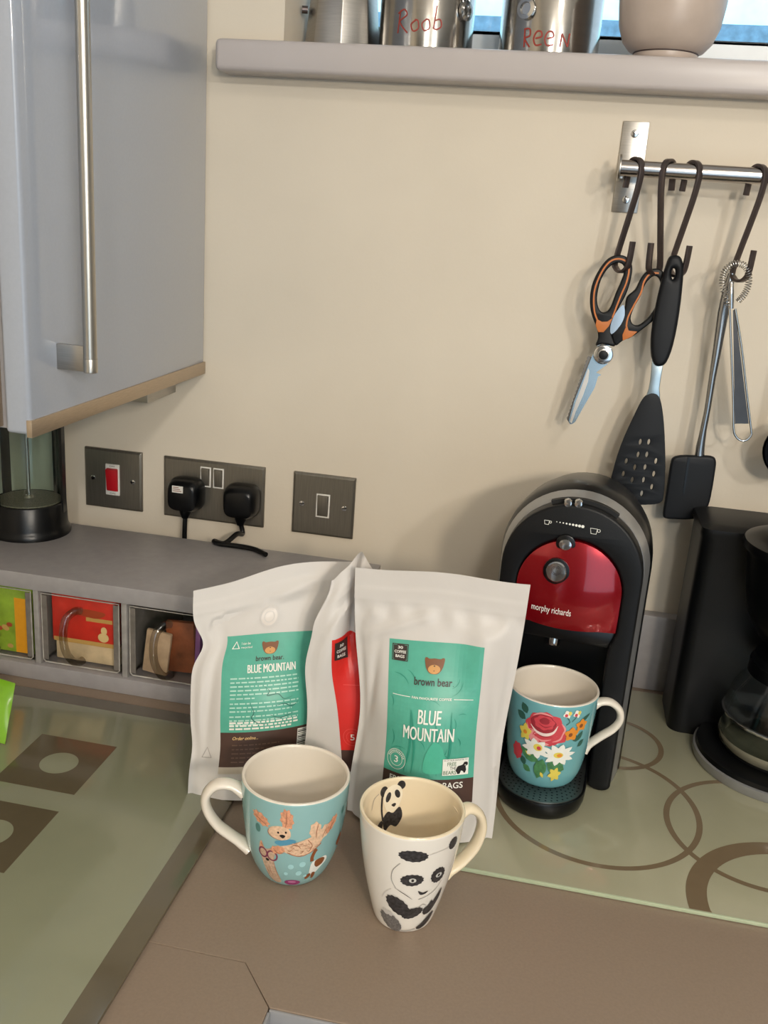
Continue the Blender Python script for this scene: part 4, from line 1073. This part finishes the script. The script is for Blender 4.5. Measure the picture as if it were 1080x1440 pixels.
def fl(cx, cy, rx, ry, mt, n=8, amp=.2, rot=0):
    pts = []
    for k in range(4*n):
        a = 2*PI*k/(4*n); q = 1+amp*sin(n*a)
        pts.append((cx+rx*q*cos(a+rot), cy+ry*q*sin(a+rot)))
    p.poly(pts, mt, 4, (cx, cy))
def leaf(x0, y0, x1, y1, wd, mt):
    d = Vector((x1-x0, y1-y0)); nn = Vector((-d.y, d.x)).normalized()*wd
    a = Vector((x0, y0))
    p.poly([tuple(a+d*f+nn*s_*q) for f, q, s_ in ((0, 0, 1), (.25, .8, 1), (.5, 1, 1), (.75, .7, 1), (1, 0, 1), (.75, .7, -1), (.5, 1, -1), (.25, .8, -1))], mt, 3)
for a in ((-.020, .074, -.026, .083, .004), (-.021, .068, -.031, .073, .004), (.030, .052, .036, .062, .003), (.030, .052, .026, .060, .003), (.033, .046, .040, .052, .003), (.030, .072, .042, .078, .002)): leaf(*a, LFD)
fl(-.002, .0640, .0180, .0165, RS, 9, .06); fl(-.004, .0555, .0150, .0080, RSL, 8, .08); fl(.004, .0590, .0155, .0095, RS, 8, .10); fl(-.004, .0690, .0115, .0095, RSD, 7, .05); fl(-.003, .0705, .0090, .0070, RS, 7, .08); p.ell(-.003, .0720, .0045, .0030, RSD)
for pts in ([(-.019, .066), (-.015, .056), (-.006, .0515)], [(.015, .064), (.013, .056), (.006, .0525)], [(-.014, .075), (-.006, .0795), (.004, .078)], [(.012, .072), (.016, .066), (.014, .059)], [(-.010, .0545), (-.003, .0525), (.005, .055)]):
    p.stroke(smooth(pts, 6, False), .0018, RSL, taper=True)
for pts in ([(-.008, .072), (-.003, .0755), (.003, .073)], [(-.008, .069), (-.002, .0665), (.004, .069)], [(-.012, .062), (-.004, .057), (.006, .058)]):
    p.stroke(smooth(pts, 6, False), .0010, RSD, taper=True)
p.stroke(smooth([(-.015, .066), (-.009, .0605), (-.001, .0590), (.006, .0625), (.009, .0695)], 5, False), .0030, col('petal white', (240, 216, 210)), taper=True)
fl(-.020, .0560, .0055, .0075, YL, 5, .25); p.ell(-.020, .0560, .002, .002, OR)
fl(.023, .0610, .0062, .0062, OR, 5, .2); p.ell(.022, .0605, .002, .002, BR); fl(.032, .0690, .0055, .0055, OR, 5, .2); p.ell(.0315, .0685, .002, .002, BR)
for x, y in ((.016, .0815), (.025, .0815)):
    fl(x, y, .0035, .0035, WHT, 4, .2); p.ell(x-.001, y-.001, .0014, .0016, RS); p.ell(x+.002, y+.001, .0015, .002, YL)
p.stroke(smooth([(.016, .079), (.019, .074), (.016, .071)], 4, False), .0007, LFD); p.stroke(smooth([(.025, .079), (.021, .074)], 4, False), .0007, LFD)
leaf(-.004, .030, -.023, .0395, .0060, LF); leaf(.000, .034, -.004, .012, .0062, LF); leaf(.004, .030, .022, .024, .0080, LF); leaf(.008, .036, .020, .030, .004, LF)
leaf(-.012, .0345, -.018, .0375, .0015, YL); fl(.013, .0190, .0055, .0065, YL, 6, .25); leaf(-.001, .020, .002, .014, .0015, YL)
fl(-.008, .0435, .0115, .0085, WHT, 8, .22); p.ell(-.006, .0450, .0042, .0036, YL); p.ell(-.005, .0445, .002, .002, RS)
fl(.014, .0400, .0135, .0095, WHT, 10, .22); p.ell(.0135, .0400, .0045, .0030, YL); p.ell(.0145, .0398, .0025, .0018, OR)
p.build('rose_bouquet_motif', m3.body)
p = Print(m3.surf())
fl(-.033, .0390, .0070, .0095, RS, 7, .1); leaf(-.026, .036, -.022, .026, .004, LFD); leaf(-.024, .026, -.014, .021, .004, LF)
p.build('side_rose_motif', m3.body)

# ------------------------------------------------------------------ red capsule coffee machine
MX, MY = .303, -.272
ZB = .0048
o_ = (MX, -.2, ZB)
cm = thing('coffee_machine', 'black coffee machine with arched front and glossy red panel', 'coffee machine', o_)
def arch(rw, ztop, z0, n=28, taper=0., foot=0.):
    """arch outline open at the bottom, from the left foot over the top to the right foot (x relative, z absolute)"""
    zc = ztop-rw; out = []
    for k in range(8): f = k/8; out.append((-rw+taper*(1-f), z0+(zc-z0)*f))
    for k in range(n+1): a = PI-PI*k/n; out.append((rw*cos(a), zc+rw*sin(a)))
    for k in range(1, 9): f = k/8; out.append((rw-taper*f, zc+(z0-zc)*f))
    return out
ZT = .3135
outer_ = arch(.0705, ZT, .012)
inner_ = [(-.0465, .012)]+[(-.0465, .16), (-.0475, .17), (-.0525, .185)]+[(.0525*cos(PI-PI*k/24), .2255+.0525*sin(PI-PI*k/24)) for k in range(25)]+[(.0525, .185), (.0475, .17), (.0465, .16), (.0465, .012)]
def foot(x0, x1): return [(x0+(x1-x0)*(.5+.5*cos(PI-PI*k/8)), .012-(.012-ZB)*sin(PI*k/8)) for k in range(1, 8)]
ol = outer_ + foot(.0705, .0465) + inner_[::-1] + foot(-.0465, -.0705)
vs, fs = curve_plate([ol], .022, .003)
MB().add([(MX+a, MY-c_, b) for a, b, c_ in vs], fs).build('front_arch', M_matblk, cm, 40, org=o_)
def ring_at(y, rw, zt, z0): return [(MX+a, y, b) for a, b in arch(rw, zt, z0)]
sb = MB()
r1 = [ring_at(MY+.011, .0708, ZT, ZB), ring_at(MY+.016, .0728, ZT+.002, ZB), ring_at(MY+.036, .0765, ZT+.004, ZB)]
r2 = [ring_at(MY+.036, .0700, ZT-.004, ZB), ring_at(MY+.011, .0665, ZT-.004, ZB)]
sb.loft(r1+r2+[r1[0]], cap=False, closed=False)
sb.build('silver_band', M_silver, cm, 40, org=o_)
bd = MB()
bd.loft([ring_at(MY+.0362, .0755, ZT+.003, ZB), ring_at(MY+.045, .0785, ZT+.0075, ZB), ring_at(MY+.075, .0790, ZT+.006, ZB), ring_at(MY+.13, .0790, ZT-.002, ZB), ring_at(MY+.19, .0740, ZT-.014, ZB), ring_at(MY+.205, .066, ZT-.03, ZB)])
bd.build('rear_body', M_black, cm, 45, org=o_)
boxobj('head_underside', (MX-.052, MY-.006, .166), (MX+.052, MY+.036, .186), M_black, cm, .003, org=o_)
cm.location.x += .007; cm.rotation_euler.z = -.085
# red panel: bulging dome
def redsurf(x, z, l=0.):
    rho = math.sqrt((x/.0535)**2+((z-.228)/.056)**2)
    return Vector((MX+x, MY-.0112-.010*max(0, 1-rho*rho)**.8-l, z))
outl = [(.0522*cos(PI-PI*k/30), .2252+.0522*sin(PI-PI*k/30)) for k in range(31)]+[(.0522, .2), (.0518, .1865)]+[(.0518-.1036*k/12, .1865-.0035*sin(PI*k/12)) for k in range(1, 12)]+[(-.0518, .1865), (-.0522, .2)]
pp = Print(lambda a, b, l: redsurf(a, b, l), 0, 0)
pp.poly(outl, M_red, 14, (0, .228))
n_ = len(outl)
rd = pp.mb
rim = [redsurf(*q_) for q_ in outl]; back = [Vector((v.x, MY+.01, v.z)) for v in rim]
rd.loft([rim, back], cap=False)
rp = rd.build('red_panel', M_red, cm, 45, org=o_)
def mpt(px, py):
    d = at(px, py, 1, MY-.018); return d.x-MX, d.z
p = Print(lambda a, b, l: redsurf(a, b, l), .0003)
x0, z0_ = mpt(748, 852); x1, z1_ = mpt(804, 862)
vs, fs = text2d('morphy richards', .012)
zb = .1975
p.text('morphy richards', x0, zb, x1, zb+.0095, WHT, .006); p.build('lettering', rp, o_)
def button(px, py, rx, rz, nm, hgt):
    x, z = mpt(px, py); c_ = redsurf(x, z)
    k = 28
    MB().loft([[(c_.x+(rx+.0028)*q_*cos(2*PI*i/k), c_.y-dy, c_.z+(rz+.0028)*q_*sin(2*PI*i/k)) for i in range(k)] for q_, dy in ((1, -.003), (1, .0008), (.9, .0012))]).build('button_socket', M_black, cm, 40, org=o_)
    b_ = MB().loft([[(c_.x+rx*q_*cos(2*PI*i/k), c_.y-dy, c_.z+rz*q_*sin(2*PI*i/k)) for i in range(k)] for q_, dy in ((1, 0), (1, hgt), (.9, hgt+.0012), (.5, hgt+.0016))]).build(nm, M_chrome, cm, 40, org=o_)
    return c_, b_
button(796, 766, .0068, .0058, 'small_button', .004)
c_, b_ = button(783.5, 803, .0102, .0108, 'power_button', .003)
p = Print(lambda a, b, l: (c_.x+a, c_.y-.0047-l, c_.z+b)); p.ring(0, .002, .0034, .0006, M_hook); p.stroke([(0, .0035), (0, .0058)], .0006, M_hook); p.ring(0, .002, .0048, .0004, M_hook); p.build('power_symbol', b_, o_)
# strength dots, cup marks, slider on the arch
p = Print(lambda a, b, l: (MX+a, MY-.0110-l, b))
for k in range(9):
    px, py = 783+k*4.6, 734.5+k*.72
    d = at(px, py, 1, MY-.011); r = .0005+.00014*k; p.ell(d.x-MX, d.z, r, r, WHT, n=10, rings=1)
for px, py, k in ((769.5, 735.5, 1.), (836, 746.5, 1.35)):
    d = at(px, py, 1, MY-.011); x, z = d.x-MX, d.z
    p.stroke([(x-.003*k, z+.002*k), (x+.002*k, z+.002*k), (x+.0015*k, z-.002*k), (x-.0022*k, z-.002*k)], .0006, WHT, True); p.ring(x+.0031*k, z+.0008*k, .0011*k, .0005, WHT, n=10)
p.build('strength_marks', cm, o_)
sl_ = [(.0722*cos(a), ZT-.0705+.0722*sin(a)) for a in [PI/2+.40-.95*k/20 for k in range(21)]]
MB().sweep([(MX+a, MY+.003, b) for a, b in sl_], [(-.0035, -.0022), (.0035, -.0022), (.0035, .0022), (-.0035, .0022)], up=(0, 1, 0)).build('slider_slot', mat('slot black', (6, 6, 7), .6, noise=.05), cm, 40, org=o_)
for a in (PI/2+.02, PI/2+.16):
    x, z = .0722*cos(a), ZT-.0705+.0722*sin(a)
    kb = MB().lathe((0, 0, 0), [(0, -.004), (.0036, -.0035), (.0046, 0), (.0036, .0035), (0, .004)], 20).build('slider_knob', M_chrome, cm, 50)
    kb.location = (x, MY-.0085-o_[1], z-o_[2]); kb.rotation_euler = (PI/2, 0, 0)
# spout
spx = at(778, 885, 1, MY+.01)
MB().lathe((spx.x-MX, MY+.01+.2, 0), [(.0045, .155-ZB), (.0068, .155-ZB), (.0070, .164-ZB), (.0058, .1662-ZB), (.0058, .175-ZB), (.0045, .175-ZB), (.0045, .155-ZB)], 24).build('spout', M_chrome, cm, 40)
# drip tray
def stad(r, yc, yb, n=28): return [(MX+r*cos(PI+PI*k/n), yc+r*.98*sin(PI+PI*k/n)) for k in range(n+1)]+[(MX+r, yb), (MX-r, yb)]
TC = -.3165
rings = []
for z, r in ((ZB, .0405), (ZB+.003, .0435), (ZB+.010, .0455), (.0225, .0460), (.0245, .0452)):
    rings.append([(x, y, z) for x, y in stad(r, TC, MY+.033)])
MB().loft(rings).build('drip_tray', M_black, cm, 40, org=o_)
gt = MB().loft([[(x, y, z) for x, y in stad(r, TC, MY+.03)] for z, r in ((.0240, .0432), (.0258, .0430))]).build('drip_grate', mat('satin grate steel', (120, 124, 122), .3, .9, noise=.1, nscale=30), cm, 30, org=o_)
hm = MB()
for rr_, nn_ in ((.039, 20), (.0345, 18), (.030, 16), (.0255, 14), (.021, 11), (.0165, 9)):
    for k in range(nn_):
        a = PI+.08+(PI-.16)*k/(nn_-1)
        hm.add([(MX+rr_*cos(a)+.00105*cos(2*PI*i/10), TC+rr_*sin(a)+.00105*sin(2*PI*i/10), .0259) for i in range(10)], [tuple(range(10))])
for sx in (-1, 1):
    for rr_ in (.039, .0345, .030, .0255):
        for k in range(5):
            hm.add([(MX+sx*rr_+.00105*cos(2*PI*i/10), TC+.004+k*.006+.00105*sin(2*PI*i/10), .0259) for i in range(10)], [tuple(range(10))])
hm.build('grate_holes', mat('slot black', (6, 6, 7), .6), gt, 0, org=o_)

# ------------------------------------------------------------------ filter coffee machine on the right
o_ = (.55, -.13, ZB)
fm = thing('filter_coffee_machine', 'black filter coffee machine with silver rimmed hotplate at the right edge', 'coffee machine', o_)
FC = (.562, -.170)
def rrect(x0, y0, x1, y1, r, z, n=6):
    out = []
    for cx, cy, a0 in ((x1-r, y1-r, 0), (x0+r, y1-r, PI/2), (x0+r, y0+r, PI), (x1-r, y0+r, 1.5*PI)):
        for k in range(n+1): a = a0+PI/2*k/n; out.append((cx+r*cos(a), cy+r*sin(a), z))
    return out
tw = MB().loft([rrect(.4475, -.130, .68, -.038, .015, z) for z in (ZB, .249)]+[rrect(.4455, -.134, .682, -.036, .012, .256), rrect(.4465, -.134, .681, -.037, .012, .262), rrect(.456, -.126, .67, -.046, .012, .2660)])
tw.build('water_tank', M_matblk, fm, 45, org=o_)
c_ = (FC[0]-o_[0], FC[1]-o_[1], -ZB)
MB().lathe(c_, [(0, ZB), (.0890, ZB), (.0905, .008), (.0905, .0155), (.0885, .0165), (0, .0165)], 80).build('silver_rim', M_silver, fm, 40)
MB().lathe(c_, [(0, .0166), (.0882, .0166), (.0870, .0215), (.0800, .0245), (0, .0245)], 80).build('base_top', M_black, fm, 40)
MB().lathe(c_, [(0, .0246), (.062, .0246), (.062, .0268), (0, .0268)], 64).build('hotplate', M_matblk, fm, 40)
MB().lathe(c_, [(0, .150), (.030, .150), (.045, .160), (.060, .185), (.0665, .215), (.072, .254), (.073, .258), (0, .258)], 72).build('filter_basket', M_black, fm, 40)
MB().lathe(c_, [(0, .2582), (.077, .2582), (.0785, .262), (.0765, .268), (.060, .273), (0, .275)], 72).build('basket_lid', M_black, fm, 40)
boxobj('basket_neck', (.52, -.17, .16), (.605, -.12, .255), M_black, fm, .004, org=o_)
o_ = (FC[0], FC[1]-.004, .0272)
ca = thing('coffee_carafe', 'glass carafe on the hotplate of the filter coffee machine', 'carafe', o_)
MB().lathe((0, 0, 0), [(0, .001), (.050, .001), (.058, .003), (.064, .012), (.0665, .028), (.066, .045), (.060, .068), (.050, .086), (.045, .096), (.0435, .096), (.0485, .085), (.0585, .067), (.0645, .045), (.065, .028), (.0625, .013), (.057, .005), (.050, .0035), (0, .0035)], 72).build('glass_body', M_glass, ca, 45)
MB().lathe((0, 0, 0), [(.0600, .0005), (.0648, .004), (.0672, .012), (.0668, .015), (.064, .012), (.061, .005), (.0600, .0005)], 72).build('glass_foot', mat('thick glass foot', (120, 116, 100), .12, noise=.1, coat=.5), ca, 45)
MB().lathe((0, 0, 0), [(.0450, .090), (.0485, .090), (.0480, .104), (.0445, .104), (.0450, .090)], 56).build('collar', M_black, ca, 40)
MB().lathe((0, 0, 0), [(0, .1042), (.047, .1042), (.044, .112), (.02, .116), (0, .116)], 56).build('lid', M_black, ca, 40)
MB().lathe((0, 0, 0), [(.0672, .0395), (.0679, .040), (.0679, .042), (.0672, .0425)], 72).build('level_line', M_chrome, ca, 40)
a = -.15
MB().sweep(smooth([(.047*cos(a), .047*sin(a), .098), (.08*cos(a), .08*sin(a), .1), (.1*cos(a), .1*sin(a), .085), (.1*cos(a), .1*sin(a), .05), (.085*cos(a), .085*sin(a), .03)], 6, False), circle(.007, 12, ry=.011)).build('handle', M_black, ca, 50)

# ------------------------------------------------------------------ green packet at the left edge
o_ = (-.30, -.39, .0053)
def gp(u, v):
    a = Vector((-.345, -.375, .006)).lerp(Vector((-.2635, -.392, .006)), u)
    b = Vector((-.345, -.345, .062)).lerp(Vector((-.2720, -.354, .058)), u)
    return a.lerp(b, v)
gm = MB()
nv = Vector((.1, -.95, .35)).normalized()
gm.grid(lambda u, v: gp(u, v)+nv*(.010*sin(PI*u)**.6*sin(PI*v)**.6+.0005*sin(30*u+9*v)), 24, 18)
gm.grid(lambda u, v: gp(1-u, v)-nv*(.008*sin(PI*u)**.6*sin(PI*v)**.6+.0002), 24, 18)
gpk = tag(gm.build('snack_packet', mat('lime foil', (122, 176, 32), .3, noise=.12, nscale=40, coat=.3), None, 60), 'bright lime green packet on the glass board at the left edge', 'packet')
